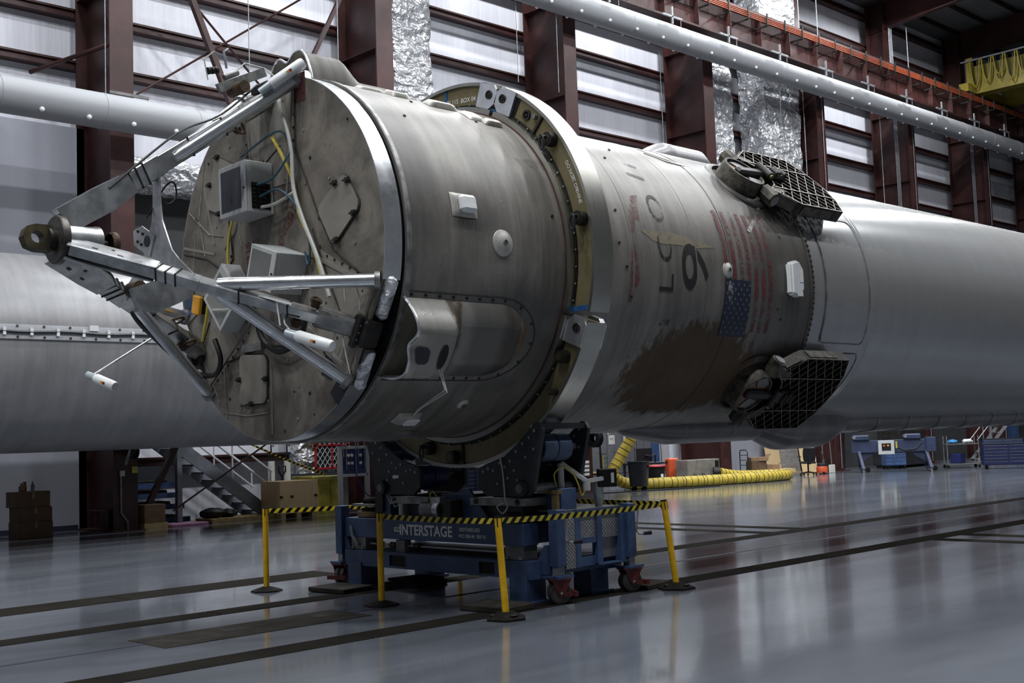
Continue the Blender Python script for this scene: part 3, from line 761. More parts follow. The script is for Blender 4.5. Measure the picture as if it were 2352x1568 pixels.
# pusher covers at the three notches
def cover(ph):
    t = bpy.data.objects.new('cover_base', None)
    L0, L1, W = .256, 1.93, .40
    def prof(x, s):
        u = (x-L0)/(L1-L0); wmax = W*(1 if u < .72 else math.sqrt(max(0, 1-((u-.72)/.28)**2)))
        if wmax < 1e-4: return 0
        q = abs(s)/wmax
        front = max(0, 1-max(0, (x-.70)/.26)) if x > .70 else 1.0
        front = front*front*(3-2*front)
        H = .11+.20*front
        end = min(1, (1-u)/.2); H *= math.sin(end*PI/2)
        edge = .62+.18*(1-front)
        f = 1 if q < .42 else max(0, 1-((q-.42)/.58)**1.6)
        dent = .5*math.exp(-((s-.03)/.08)**2)*max(0, 1-(x-L0)/.25)
        return max(0, H*f*(1-dent*.55))
    def pt(u, v):
        x = L0+(L1-L0)*u; uu = u
        wmax = W*(1 if uu < .72 else math.sqrt(max(0, 1-((uu-.72)/.28)**2)))
        s = (2*v-1)*wmax
        return hp(x, ph+math.degrees(s/HR), HR+.006+prof(x, s))
    b = MB(); g = b.grid(pt, 40, 36)
    geom = bmesh.ops.solidify(b.bm, geom=list(b.bm.faces), thickness=.012)
    cv = b.build('pusher_cover', 'cover_stained' if ph == -30.0 else 'hull_weathered', bo, angle=60)
    # flange plate with screws
    W2 = .455
    out = [(.256, -W2), (.9, -W2), (1.45, -W2)]+[(1.50+.55*cos(R(a)), W2*sin(R(a))) for a in range(-90, 91, 15)]+[(1.45, W2), (.9, W2), (.256, W2)]
    me = wrap_poly('cover_flange', [[(x, ph+math.degrees(s/HR)) for x, s in out]], 'hull_weathered', bo, HR+.007)
    MB().tube([hp(x, ph+math.degrees(s/HR), HR+.008) for x, s in out], .006, 5).build('flange_edge', 'dark_steel', cv)
    for x, s in [(.34+i*.17, -W2+.03) for i in range(8)]+[(.34+i*.17, W2-.03) for i in range(8)]+[(1.50+.52*cos(R(a)), (W2-.03)*sin(R(a))) for a in range(-60, 61, 30)]:
        p = hp(x, ph+math.degrees(s/HR), HR+.004); q = hp(x, ph+math.degrees(s/HR), HR+.014)
        MB().cyl(p, q, .016, seg=10).build('screw', 'dark_steel', cv)
    # edge trim of the opening
    pts = [hp(L0-.004, ph+math.degrees(W*(2*k/36-1)/HR), HR+.012+prof(L0, W*(2*k/36-1))) for k in range(37)]
    MB().tube(pts, .014, 6).build('edge_trim', 'bright_aluminium', cv)
    return cv, prof
for ph in NOTCH:
    cv, prof = cover(ph)
    if ph == -30.0:
        def onc(x, s, d=.004): return hp(x, ph+math.degrees(s/HR), HR+.006+prof(x, s)+d)
        b = MB(); pts = []
        for k in range(16):
            a = 2*PI*k/16; pts.append(onc(.62+.05*cos(a)*(1 if abs(cos(a)) < .9 else 1), -.03+.11*sin(a)))
        c = sum(pts, Vector())/16; vs = [b.bm.verts.new(p+er(ph)*.008) for p in pts]; b.bm.faces.new(vs); b.build('slot', 'black_plastic', cv)
        b = MB(); pts = [onc(.39+.075*cos(2*PI*k/12)*(1.1 if k % 3 else .95), -.03+.07*sin(2*PI*k/12)*(1.1 if k % 3 else .95)) for k in range(12)]; vs = [b.bm.verts.new(p+er(ph)*.008) for p in pts]; b.bm.faces.new(vs); b.build('round_window', 'screen_dark', cv)
        p0 = onc(.62, -.13)
        rb = MB(); rb.tube([p0, p0+Vector((.03, -.05, -.2)), hp(.95, -55, HR+.06), hp(1.0, -61, HR+.03)], .008, 5); rb.tube([p0+Vector((.03, 0, 0)), p0+Vector((.05, -.05, -.22)), hp(.97, -55, HR+.06), hp(1.0, -61, HR+.03)], .008, 5)
        tag(rb.build('ribbon', 'cable_white', bo))
# bosses and fittings on the shell
def boss(x, ph, r0, h, mat='cover_weathered'):
    n = er(ph); p = hp(x, ph)
    b = MB(); b.lathe([(r0, 0), (r0*.96, h*.35), (r0*.6, h*.7), (r0*.42, h), (0.001, h)], p-n*.01, n, 28); o = b.build('boss', mat, bo)
    b = MB(); b.lathe([(.028, h), (.028, h+.012), (.016, h+.012), (.016, h-.005), (.001, h-.005)], p-n*.01, n, 12); b.build('bolt', 'raw_aluminium', o)
boss(1.45, 1.0, .135, .05); boss(5.14, .9, .10, .04); boss(1.57, -55.4, .07, .03); boss(6.41, 18.0, .10, .012)
def blister(x, ph, lx, ls, h, mat='cover_weathered'):
    n = er(ph)
    def pt(u, v):
        a = 2*u-1; c = 2*v-1
        f = (1-abs(a)**4)*(1-abs(c)**4); return hp(x+a*lx, ph+math.degrees(c*ls/HR), HR+.004+h*min(1, f*1.5))
    b = MB(); b.grid(pt, 14, 14); return b.build('blister', mat, bo, angle=50)
o = blister(.98, 11.3, .16, .12, .02)
b = MB(); n = er(11.3); m = Matrix((EX, et(11.3), n)).transposed(); b.box(hp(1.0, 11.3, HR+.045), (.2, .17, .09), m, .03); b.build('sensor_block', 'lamp_white', o)
o = blister(.98, -62.5, .15, .09, .05); n = er(-62.5); m = Matrix((EX, et(-62.5), n)).transposed(); b = MB(); b.box(hp(1.02, -62.5, HR+.06), (.16, .11, .03), m, .01); b.build('sensor_block', 'lamp_white', o)
ws = MB(); n = er(0.2); m = Matrix((EX, et(.2), n)).transposed()
ws.prism([(-.12, -.2), (.05, -.24), (.15, -.13), (.15, .13), (.05, .24), (-.12, .2)], hp(6.48, .2, HR-.005), EX, et(.2), n*.11)
bmesh.ops.bevel(ws.bm, geom=[e for e in ws.bm.edges], offset=.025, segments=2, affect='EDGES'); o = ws.build('camera_housing', 'lamp_white', bo)
b = MB(); b.box(hp(6.56, 1, HR+.108), (.08, .14, .004), m); b.build('label', 'paper', o)
b = MB(); b.box(hp(6.52, -5.5, HR+.10), (.12, .06, .03), m); b.build('label', 'paper', o)
b = MB(); b.lathe([(.30, 0), (.30, .02), (.26, .03), (.001, .03)], hp(1.28, -83, HR-.02), er(-83), 32); b.build('belly_port', 'hull_weathered', bo)
for x, ph in ((2.2, 12), (3.2, 6), (3.3, -2), (3.4, -12), (3.25, 18), (6.2, -12), (6.3, -16), (.7, 45), (1.1, 60), (1.8, 52), (3.9, 52), (3.6, 44)):
    MB().cyl(hp(x, ph, HR-.004), hp(x, ph, HR+.012), .016, seg=8).build('rivet', 'dark_steel', bo)
# scorched paint blisters on top
for x_, ph_, lx_, ls_, h_ in ((.86, 73, .17, .06, .03), (1.12, 69, .12, .10, .045), (1.55, 62.5, .2, .07, .05), (1.86, 57, .11, .11, .03), (2.05, 53, .13, .05, .045)):
    o = blister(x_, ph_, lx_, ls_, h_); o.name = 'peeled_insulation'
# bolted joint to the tank
b = MB(); b.lathe([(HR-.02, 6.93), (HR+.016, 6.94), (HR+.016, 7.0), (HR-.02, 7.01)], (0, 0, 0), EX, 200); b.build('joint_ring', 'hull_weathered', bo)
bj = MB().cyl((0, 0, 0), (.03, 0, 0), .014, seg=8); me = bpy.data.meshes.new('joint_bolt'); bj.bm.to_mesh(me); bj.bm.free(); me.materials.append(MATS['dark_steel'])
for k in range(92):
    ph = -118+k*2.15
    p = hp(6.965, ph, HR+.016); share('joint_bolt', me, bo, p, (0, R(-90), 0) if False else (0, 0, 0))
# tank barrel
TR = 1.815
b = MB(); b.lathe([(TR, 7.0), (TR, 7.6), (TR, 8.5), (TR, 12), (TR, 20), (TR, 30), (TR, 40), (TR, 43), (.2, 43.2)], (0, 0, 0), EX, 224); b.build('tank_barrel', 'tank_metal', bo)
b = MB(); b.lathe([(TR-.002, 8.47), (TR+.012, 8.49), (TR+.014, 8.52), (TR+.004, 8.545), (TR+.012, 8.57), (TR-.002, 8.6)], (0, 0, 0), EX, 200); b.build('weld_ring', 'tank_metal', bo)
def tank_panel(x0, x1, p0, p1):
    W_ = (p1-p0)
    def rr(u, v): return hp(x0+(x1-x0)*u, p0+W_*v, TR+.009)
    b = MB(); b.grid(rr, 8, 24); o = b.build('access_panel', 'tank_metal', bo, angle=60)
    pts = []
    rc = .10; rp = math.degrees(rc/TR)
    for cx_, cp, a0 in ((x1-rc, p1-rp, 0), (x0+rc, p1-rp, 90), (x0+rc, p0+rp, 180), (x1-rc, p0+rp, 270)):
        for i in range(5): a = R(a0+i*22.5); pts.append(hp(cx_+rc*cos(a), cp+rp*sin(a), TR+.012))
    full = []
    for i in range(len(pts)):
        a, c = pts[i], pts[(i+1) % len(pts)]
        k = max(1, int((a-c).length/.1))
        for j in range(k):
            q = a+(c-a)*j/k; ph = math.degrees(math.atan2(q.z, -q.y)); full.append(hp(q.x, ph, TR+.012))
    full.append(full[0]); MB().tube(full, .009, 5).build('panel_edge', 'raw_aluminium', o)
tank_panel(7.32, 8.42, -24.5, 32.0); tank_panel(7.32, 8.42, -62, -29.0)
# raceway under the belly
def raceway(x0, x1, ph, w_, h, name, mat='hull_far'):
    n = er(ph); tt = et(ph)
    prof = [(-w_, -.05), (-w_, .02), (-w_*.8, h*.75), (-w_*.55, h), (w_*.55, h), (w_*.8, h*.75), (w_, .02), (w_, -.05)]
    b = MB(); b.prism(prof, hp(x0, ph, TR), tt, n, (x1-x0, 0, 0)); return b.build(name, mat, bo, angle=40)
RP = -84.0
for k in range(24):
    x0 = 9.9+k*1.02
    raceway(x0, x0+1.0, RP, .30, .15, 'raceway_segment')
    raceway(x0+.93, x0+1.01, RP, .31, .165, 'raceway_clamp', 'raw_aluminium')
def pod(x0, x1, ph, w_, h, name, nose=.35, tail=.35):
    def pt(u, v):
        x = x0+(x1-x0)*u
        f = min(1, u/nose)**.6 if u < nose else (min(1, (1-u)/tail)**.7 if u > 1-tail else 1)
        a = PI*v; return hp(x, ph+math.degrees(-w_*(.25+.75*f)*cos(a)/HR), HR-.03+(h*f+.03)*max(0, sin(a))**.7)
    b = MB(); b.grid(pt, 30, 20); return b.build(name, 'hull_far', bo, angle=60)
pod(5.0, 8.2, -86, .30, .20, 'belly_fairing', .3, .12); pod(7.6, 10.2, -82, .42, .36, 'belly_fairing', .3, .35)
for x in (6.0, 6.5, 7.05, 7.6): b = MB(); b.tube([hp(x, -86+math.degrees(-.29*cos(PI*k/12)/HR), HR+.0+.185*max(0, sin(PI*k/12))**.7) for k in range(13)], .012, 5); b.build('fairing_seam', 'raw_aluminium', bo)
pod(5.9, 7.7, 97, .36, .34, 'top_fairing', .3, .3)
MB().tube([hp(4.78, 63.4, HR+.004), hp(4.9, 57.4, HR+.004), hp(5.1, 53.7, HR+.004), hp(5.28, 51.2, HR+.004), hp(4.96, 52.1, HR+.004), hp(4.72, 58, HR+.004)], .012, 4).build('paint_outline', 'print_white', bo)

# lettering and flag on the shell
PR = HR+.0035
for ch, ph, mt in (('L', -6.5, 'print_black'), ('C', 6.0, 'print_black_worn'), ('O', 21.5, 'print_black_worn')):
    wrap_text('letter', ch, .38, mt, bo, 4.0, ph, PR, 1.3, .95)
wrap_poly('letter_trace', [[(3.95, -21.5), (4.12, -21.2), (4.13, -19.2), (3.97, -19.0)]], 'print_faint', bo, PR)
wrap_poly('letter_trace', [[(3.84, 43.6), (4.09, 42.0), (4.06, 40.6), (3.83, 42.0)]], 'print_faint', bo, PR)
wrap_poly('letter_trace', [[(3.79, 37.2), (4.06, 35.6), (4.05, 34.1), (3.79, 35.6)]], 'print_faint', bo, PR)
wrap_text('numeral', '9', .70, 'print_black', bo, 4.54, .6, PR, 1.85, 1.0)
wrap_poly('red_mark', [[(3.62, 25.4), (3.74, 26), (3.66, 20.7), (3.62, 15), (3.56, 15.8), (3.44, 8.5), (3.51, -2.7), (3.52, -5.7), (3.41, -13.3), (3.35, -15.2), (3.36, -3), (3.41, 6.1), (3.46, 16.3), (3.41, 15.3), (3.54, 21.1)]], 'print_red_faint', bo, PR)
wrap_poly('paint_wedge', [[(3.6, 11.8), (3.82, 12.1), (4.18, 12.3), (4.68, 10.5), (4.94, 8.9), (4.58, 7.7), (4.25, 8.0), (3.94, 7.6), (3.79, 8.4)]], 'print_cream', bo, PR-.001)
for i in range(7):
    x = 5.08+i*.152; p0 = -2.0 if x+.04 < 5.58 else -22.0
    FR = PR+.006
    wrap_poly('flag_stripe', [[(x, p0), (x+.076, p0), (x+.076, 25), (x, 25)]], 'print_red', bo, FR)
cf = wrap_poly('flag_canton', [[(5.08, -24), (5.60, -24), (5.60, -2.4), (5.08, -2.4)]], 'print_blue', bo, PR+.006)
stars = []
for i in range(9):
    for j in range(6 if i % 2 == 0 else 5):
        cx_ = 5.11+i*.0575; cp = -22.2+(j+(0 if i % 2 == 0 else .5))*3.62
        stars.append([(cx_-(.026 if k % 2 == 0 else .011)*cos(PI*k/5), cp+math.degrees((.026 if k % 2 == 0 else .011)*sin(PI*k/5)/HR)) for k in range(10)])
wrap_poly('flag_stars', stars, 'print_star', cf, PR+.009)
wrap_poly('scuff', [[(5.14, -3), (5.26, -3), (5.28, -9), (5.2, -13), (5.12, -8)]], 'scuff_white', cf, PR+.011)
wrap_poly('scuff', [[(6.2, 31), (6.25, 31), (5.75, 17), (5.68, 18)]], 'scuff_white', bo, PR+.011)

# grid fins
def grid_fin(ph, xs):
    n = er(ph); tt = et(ph); q = lambda a, t_, h: Vector((a+xs, 0, 0))+tt*t_+n*h
    poly = [(6.25, -.36), (6.66, -.62), (7.65, -.62), (7.83, -.34), (7.9, 0), (7.83, .34), (7.65, .62), (6.66, .62), (6.25, .36), (6.48, .20), (6.58, 0), (6.48, -.2)]
    zi, zo = 1.86, 2.03
    b = MB()
    for i in range(len(poly)):
        a, c = poly[i], poly[(i+1) % len(poly)]; d = Vector((c[0]-a[0], c[1]-a[1])); nn = Vector((-d.y, d.x)).normalized()*.014
        b.bm.faces.ensure_lookup_table()
        vs = []
        for (px_, py_) in ((a[0], a[1]), (c[0], c[1]), (c[0]+nn.x, c[1]+nn.y), (a[0]+nn.x, a[1]+nn.y)):
            vs.append((b.bm.verts.new(q(px_, py_, zi)), b.bm.verts.new(q(px_, py_, zo))))
        for k in range(4):
            v0, v1 = vs[k], vs[(k+1) % 4]; b.bm.faces.new((v0[0], v1[0], v1[1], v0[1]))
        b.bm.faces.new([v[1] for v in vs]); b.bm.faces.new([v[0] for v in vs][::-1])
    fin = b.build('grid_fin', 'fin_frame', bo, angle=30)
    def edge(o):
        o.data.materials.append(MATS['fin_edge'])
        for pg in o.data.polygons:
            if pg.normal.dot(n) > .9: pg.material_index = 1
    edge(fin)
    # lattice
    def clip(p, d):
        ts = []
        m_ = len(poly)
        for i in range(m_):
            a, c = poly[i], poly[(i+1) % m_]; ex, ey = c[0]-a[0], c[1]-a[1]; den = d[0]*ey-d[1]*ex
            if abs(den) < 1e-9: continue
            t_ = ((a[0]-p[0])*ey-(a[1]-p[1])*ex)/den; u_ = ((a[0]-p[0])*d[1]-(a[1]-p[1])*d[0])/den
            if 0 <= u_ < 1: ts.append(t_)
        ts.sort(); return [(ts[i], ts[i+1]) for i in range(0, len(ts)-1, 2)]
    for sg in (-1, 1):
        d = (cos(R(45)), sg*sin(R(45))); nd = (-d[1], d[0])
        for k in range(-7, 8):
            p = (7.08+nd[0]*k*.142, nd[1]*k*.142)
            for t0, t1 in clip(p, d):
                if t1-t0 < .06: continue
                a = q(p[0]+d[0]*t0, p[1]+d[1]*t0, (zi+zo)/2); c = q(p[0]+d[0]*t1, p[1]+d[1]*t1, (zi+zo)/2)
                b = MB(); b.beam(a, c, .009, zo-zi-.01, up=n); edge(b.build('lattice_blade', 'fin_blade', fin, smooth=False))
    for a_ in (-.28, .28):
        b = MB(); b.beam(q(6.35, a_, 1.97), q(7.8, a_, 1.97), .014, .13, up=n); edge(b.build('main_rib', 'fin_blade', fin, smooth=False))
    # ablative patches on the side faces
    for s_ in (-1, 1):
        b = MB(); b.beam(q(6.72, s_*.627, 1.945), q(7.4, s_*.627, 1.945), .008, .12, up=n); b.build('ablative_coat', 'fin_ablative', fin, smooth=False)
        b = MB(); b.beam(q(6.36, s_*.445, 1.945), q(6.58, s_*.59, 1.945), .012, .15, up=n); b.build('ablative_coat', 'fin_ablative', fin, smooth=False)
    # hinge lugs, actuator drum and arm
    for s_ in (-1, 1):
        c = q(6.22, s_*.40, 1.945); b = MB()
        b.cyl(c-tt*.11, c+tt*.11, .105, seg=8); b.beam(q(6.22, s_*.38, 1.945), q(6.55, s_*.30, 1.945), .14, .16, up=n); lg = b.build('hinge_lug', 'fin_ablative', fin, angle=30)
        MB().cyl(c+tt*s_*.11, c+tt*s_*.125, .07, seg=20).build('hinge_cap', 'steel_grey', lg)
    c = q(6.05, 0, 0)
    b = MB(); b.lathe([(.46, HR-.08), (.46, HR-.02), (.44, HR+.0), (.38, HR+.012), (.36, HR-.02)], c, n, 40); b.build('fin_collar', 'hull_weathered', fin, angle=40)
    b = MB(); b.lathe([(.315, HR-.1), (.305, 2.0), (.295, 2.03), (.27, 2.03), (.26, 1.98)], c, n, 36); b.build('actuator_drum', 'fin_ablative', fin, angle=40)
    b = MB(); b.cyl(c+n*(HR-.05), c+n*1.985, .265, seg=32); b.build('drum_cover', 'copper_tile', fin)
    b = MB(); b.beam(q(5.9, 0, 2.0), q(6.45, 0, 2.03), .13, .10, up=n, bev=.03); b.beam(q(6.42, 0, 2.05), q(6.85, 0, 2.06), .20, .09, up=n, bev=.03); b.cyl(q(6.42, -.13, 2.09), q(6.42, .13, 2.09), .05, seg=12)
    for i in range(3): b.box(q(6.62+i*.09, .02*(i % 2), 2.10), (.05, .17, .08), Matrix((EX, tt, n)).transposed(), .02)
    b.build('actuator_arm', 'dark_steel', fin, angle=35)
    MB().cyl(q(6.42, -.13, 2.09), q(6.42, -.16, 2.09), .03, seg=12).build('pin', 'zinc_gold', fin)
    for s_ in (-1, 1):
        b = MB(); b.prism([(.02, .09), (.2, .12), (.24, .2), (.12, .26), (-.08, .22)], c+n*1.99, EX, tt*s_, n*.012); b.build('cover_plate', 'steel_grey', fin)
grid_fin(45.0, .12); grid_fin(-45.0, .06)

# ================================================================== HANDLING RING
rg = thing('handling_ring', 'bolted metal handling ring clamped round the rocket, olive web and bright rim', 'ring', (0, 0, AXZ))
def segm(prof, a0, a1, name, mat, par, seg=64):
    b = MB(); b.lathe(prof, (0, 0, 0), EX, seg, R(a0), R(a1), ref=(0, -1, 0), close=True)
    for v in b.bm.verts: v.co.z = -v.co.z
    return b.build(name, mat, par, angle=40)
SEGS = ((-16.6, 64.3), (66.0, 205.0), (206.5, 340.5))
for a0, a1 in SEGS:
    sg = segm([(1.90, 2.42), (2.145, 2.42), (2.145, 2.62), (1.90, 2.62)], a0, a1, 'ring_segment', 'ring_olive', rg, 96)
    segm([(2.145, 2.39), (2.182, 2.39), (2.182, 2.677), (2.145, 2.677)], a0, a1, 'outer_rim', 'ring_machined', sg, 96)
    segm([(1.842, 2.34), (1.90, 2.34), (1.905, 2.40), (1.905, 2.66), (1.842, 2.66)], a0, a1, 'inner_flange', 'ring_machined', sg, 96)
    segm([(1.905, 2.405), (1.93, 2.405), (1.93, 2.421), (1.905, 2.421)], a0+1, a1-1, 'web_groove', 'black_plastic', sg, 96)
    k = a0+2
    while k < a1-1:
        p = hp(2.40, k, 1.925); MB().cyl(p, p+Vector((-.012, 0, 0)), .011, seg=6).build('groove_bolt', 'raw_aluminium', sg); k += 5.2
segm([(1.832, 2.333), (1.843, 2.333), (1.843, 2.345), (1.832, 2.345)], 0, 359.9, 'seal_strip', 'red_seal', rg, 160)
def lug(ph, r, shackle=True, s=.075):
    p = hp(2.42, ph, r)
    b = MB(); b.cyl(p, p+Vector((-.10, 0, 0)), s, seg=20); o = b.build('lifting_lug', 'dark_steel', rg)
    MB().cyl(p+Vector((-.10, 0, 0)), p+Vector((-.108, 0, 0)), s*.62, seg=16).build('lug_cap', 'bronze_lug', o)
    if shackle:
        c = p+Vector((-.14, -.0, -.0)); pts = [c+Vector((-.03, .03*cos(a)*1, -.05+.075*sin(a))) for a in [i*PI/8 for i in range(17)]]
        MB().tube(pts, .012, 6).cyl(c+Vector((.04, 0, .02)), c+Vector((-.05, 0, .02)), .022, seg=8).build('shackle', 'black_plate', o)
lug(37.1, 2.05); lug(9.6, 2.05); lug(-31.7, 2.0, False, .07); lug(-42.3, 2.09, False, .035); lug(-103.6, 2.01); lug(-91.5, 2.06, False)
for ph in (45.2, -88.0, 120, 160): b = MB(); b.beam(hp(2.412, ph, 1.92), hp(2.412, ph, 2.14), .03, .03, up=EX); b.build('web_rib', 'dark_steel', rg)
b = MB(); b.lathe([(.058, 0), (.058, -.02), (.035, -.02), (.035, .0), (.018, .0), (.018, -.02), (.001, -.02)], hp(2.42, 51.3, 2.03), EX, 20); b.build('bushing', 'dark_steel', rg)
b = MB(); b.cyl(hp(2.42, 47.6, 2.08), hp(2.37, 47.6, 2.08), .03, seg=14); b.build('guide_pin', 'raw_aluminium', rg)
sl = [(.05*cos(a), (.07 if sin(a) > 0 else -.07)+.05*sin(a)) for a in [2*PI*i/20 for i in range(20)]]
b = MB(); b.prism(sl, hp(2.416, 57.6, 2.04), et(57.6), er(57.6), (-.004, 0, 0)); b.build('web_slot', 'black_plastic', rg)
# clevis joints
def clevis(ph, up):
    t_, n = et(ph), er(ph); s = 1 if up else -1
    o = None
    for x0, x1 in ((2.375, 2.43), (2.62, 2.69)):
        b = MB(); pr = [(-.16*s, -.14), (.05*s, -.14), (.14*s, -.06), (.14*s, .06), (.08*s, .13), (-.16*s, .13)]
        b.prism(pr, hp(x0, ph, 2.045), t_, n, (x1-x0, 0, 0)); k = b.build('clevis_plate', 'bright_aluminium', rg)
        if o is None: o = k
    b = MB(); b.prism([(-.16*s, -.1), (.0, -.1), (.0, .1), (-.16*s, .1)], hp(2.43, ph, 2.045), t_, n, (.19, 0, 0)); b.build('clevis_block', 'bright_aluminium', o)
    b = MB(); b.lathe([(.05, 0), (.05, -.012), (.034, -.012), (.034, -.004), (.016, -.004), (.016, -.012), (.001, -.012)], hp(2.375, ph, 2.06)+t_*.02*s, EX, 20); b.build('pin', 'dark_steel', o)
clevis(-22.5, True); clevis(69.8, False); clevis(62.2, True)
for ph, dr in ((74.0, .02), (91.0, 0)):
    b = MB(); b.beam(hp(2.415, ph+1.5*dr*50, 1.86), hp(2.415, ph, 2.17), .05, .004, up=EX); b.beam(hp(2.41, ph, 2.186), hp(2.69, ph, 2.186), .05, .006, up=er(ph)); b.build('blue_tape', 'tape_blue', rg)
for ph in (66.5, -17.5): b = MB(); b.beam(hp(2.41, ph-3 if ph > 0 else ph, 1.90), hp(2.41, ph+2, 1.90 if ph > 0 else 2.15), .05, .03, up=EX); b.build('blue_tape', 'tape_blue', rg)
def ringtext(txt, size, ph, r, flip=1):
    t_ = -et(ph); n = er(ph)
    text_flat('lettering', txt, size, 'print_stencil', rg, hp(2.416, ph, r), t_, n)
ringtext('DO NOT', .06, 25.0, 2.06); ringtext('SIT ON', .06, 20.6, 2.06); ringtext('SHINE', .06, 16.4, 2.06)
text_flat('lettering', 'SN 115  BOX 04', .075, 'print_stencil', rg, hp(2.416, 84, 1.99), -et(84), er(84))
# ================================================================== NOSE FIXTURE (tripod bolted to the front)
tp = thing('nose_fixture', 'three-legged aluminium towing fixture bolted to the rocket nose', 'fixture', (0, 0, AXZ))
b = MB(); b.lathe([(.001, -2.225), (.205, -2.225), (.215, -2.215), (.215, -2.165), (.205, -2.155), (.001, -2.155)], (0, 0, 0), EX, 44); b.build('hub_flange', 'hub_patina', tp)
b = MB(); b.lathe([(.135, -2.155), (.145, -2.12), (.145, -1.87), (.15, -1.86), (.15, -1.83), (.10, -1.825), (.10, -1.9), (.001, -1.9)], (0, 0, 0), EX, 32); b.build('hub_sleeve', 'aluminium', tp)
# tow eye with a hole
out = [(-.245, 0), (-.215, .085), (-.13, .115), (.02, .115), (.02, -.115), (-.13, -.115), (-.215, -.085)]
def eye(o, ux, uy, th, mat, name, par, outer, hc, hr, n=20):
    """plate with a round hole: outer polygon radially resampled round the hole"""
    b = MB(); o, ux, uy, th = Vector(o), Vector(ux), Vector(uy), Vector(th)
    ring_o, ring_i = [], []
    for k in range(n*2):
        a = 2*PI*k/(n*2); d = (cos(a), sin(a)); best = None
        for i in range(len(outer)):
            p, q = outer[i], outer[(i+1) % len(outer)]; ex, ey = q[0]-p[0], q[1]-p[1]; den = d[0]*ey-d[1]*ex
            if abs(den) < 1e-9: continue
            t_ = ((p[0]-hc[0])*ey-(p[1]-hc[1])*ex)/den; u_ = ((p[0]-hc[0])*d[1]-(p[1]-hc[1])*d[0])/den
            if -1e-6 <= u_ <= 1+1e-6 and t_ > 0 and (best is None or t_ < best): best = t_
        best = best or hr*1.5
        ring_o.append((hc[0]+d[0]*best, hc[1]+d[1]*best)); ring_i.append((hc[0]+d[0]*hr, hc[1]+d[1]*hr))
    V = [[b.bm.verts.new(o+ux*p[0]+uy*p[1]+th*s_) for p in ring] for ring in (ring_o, ring_i) for s_ in (-.5, .5)]
    m_ = n*2
    for k in range(m_):
        j = (k+1) % m_
        b.bm.faces.new((V[0][k], V[0][j], V[2][j], V[2][k])); b.bm.faces.new((V[1][k], V[3][k], V[3][j], V[1][j]))
        b.bm.faces.new((V[0][k], V[1][k], V[1][j], V[0][j])); b.bm.faces.new((V[2][k], V[2][j], V[3][j], V[3][k]))
    return b.build(name, mat, par)
eye((-2.27, 0, 0), (1, 0, 0), (0, .12, 1), (0, .10, -.012), 'bronze_lug', 'tow_eye', tp, out, (-.12, 0), .055)
MB().cyl((-2.29, 0, 0), (-2.225, 0, 0), .10, seg=24).build('eye_collar', 'dark_steel', tp)
MB().cyl((-1.9, 0, 0), (-1.74, 0, 0), .03, seg=10).lathe([(.10, -1.72), (.115, -1.70), (.115, -1.66), (.08, -1.64), (.001, -1.64)], (0, 0, 0), EX, 18).build('hub_nut', 'rusty_steel', tp)
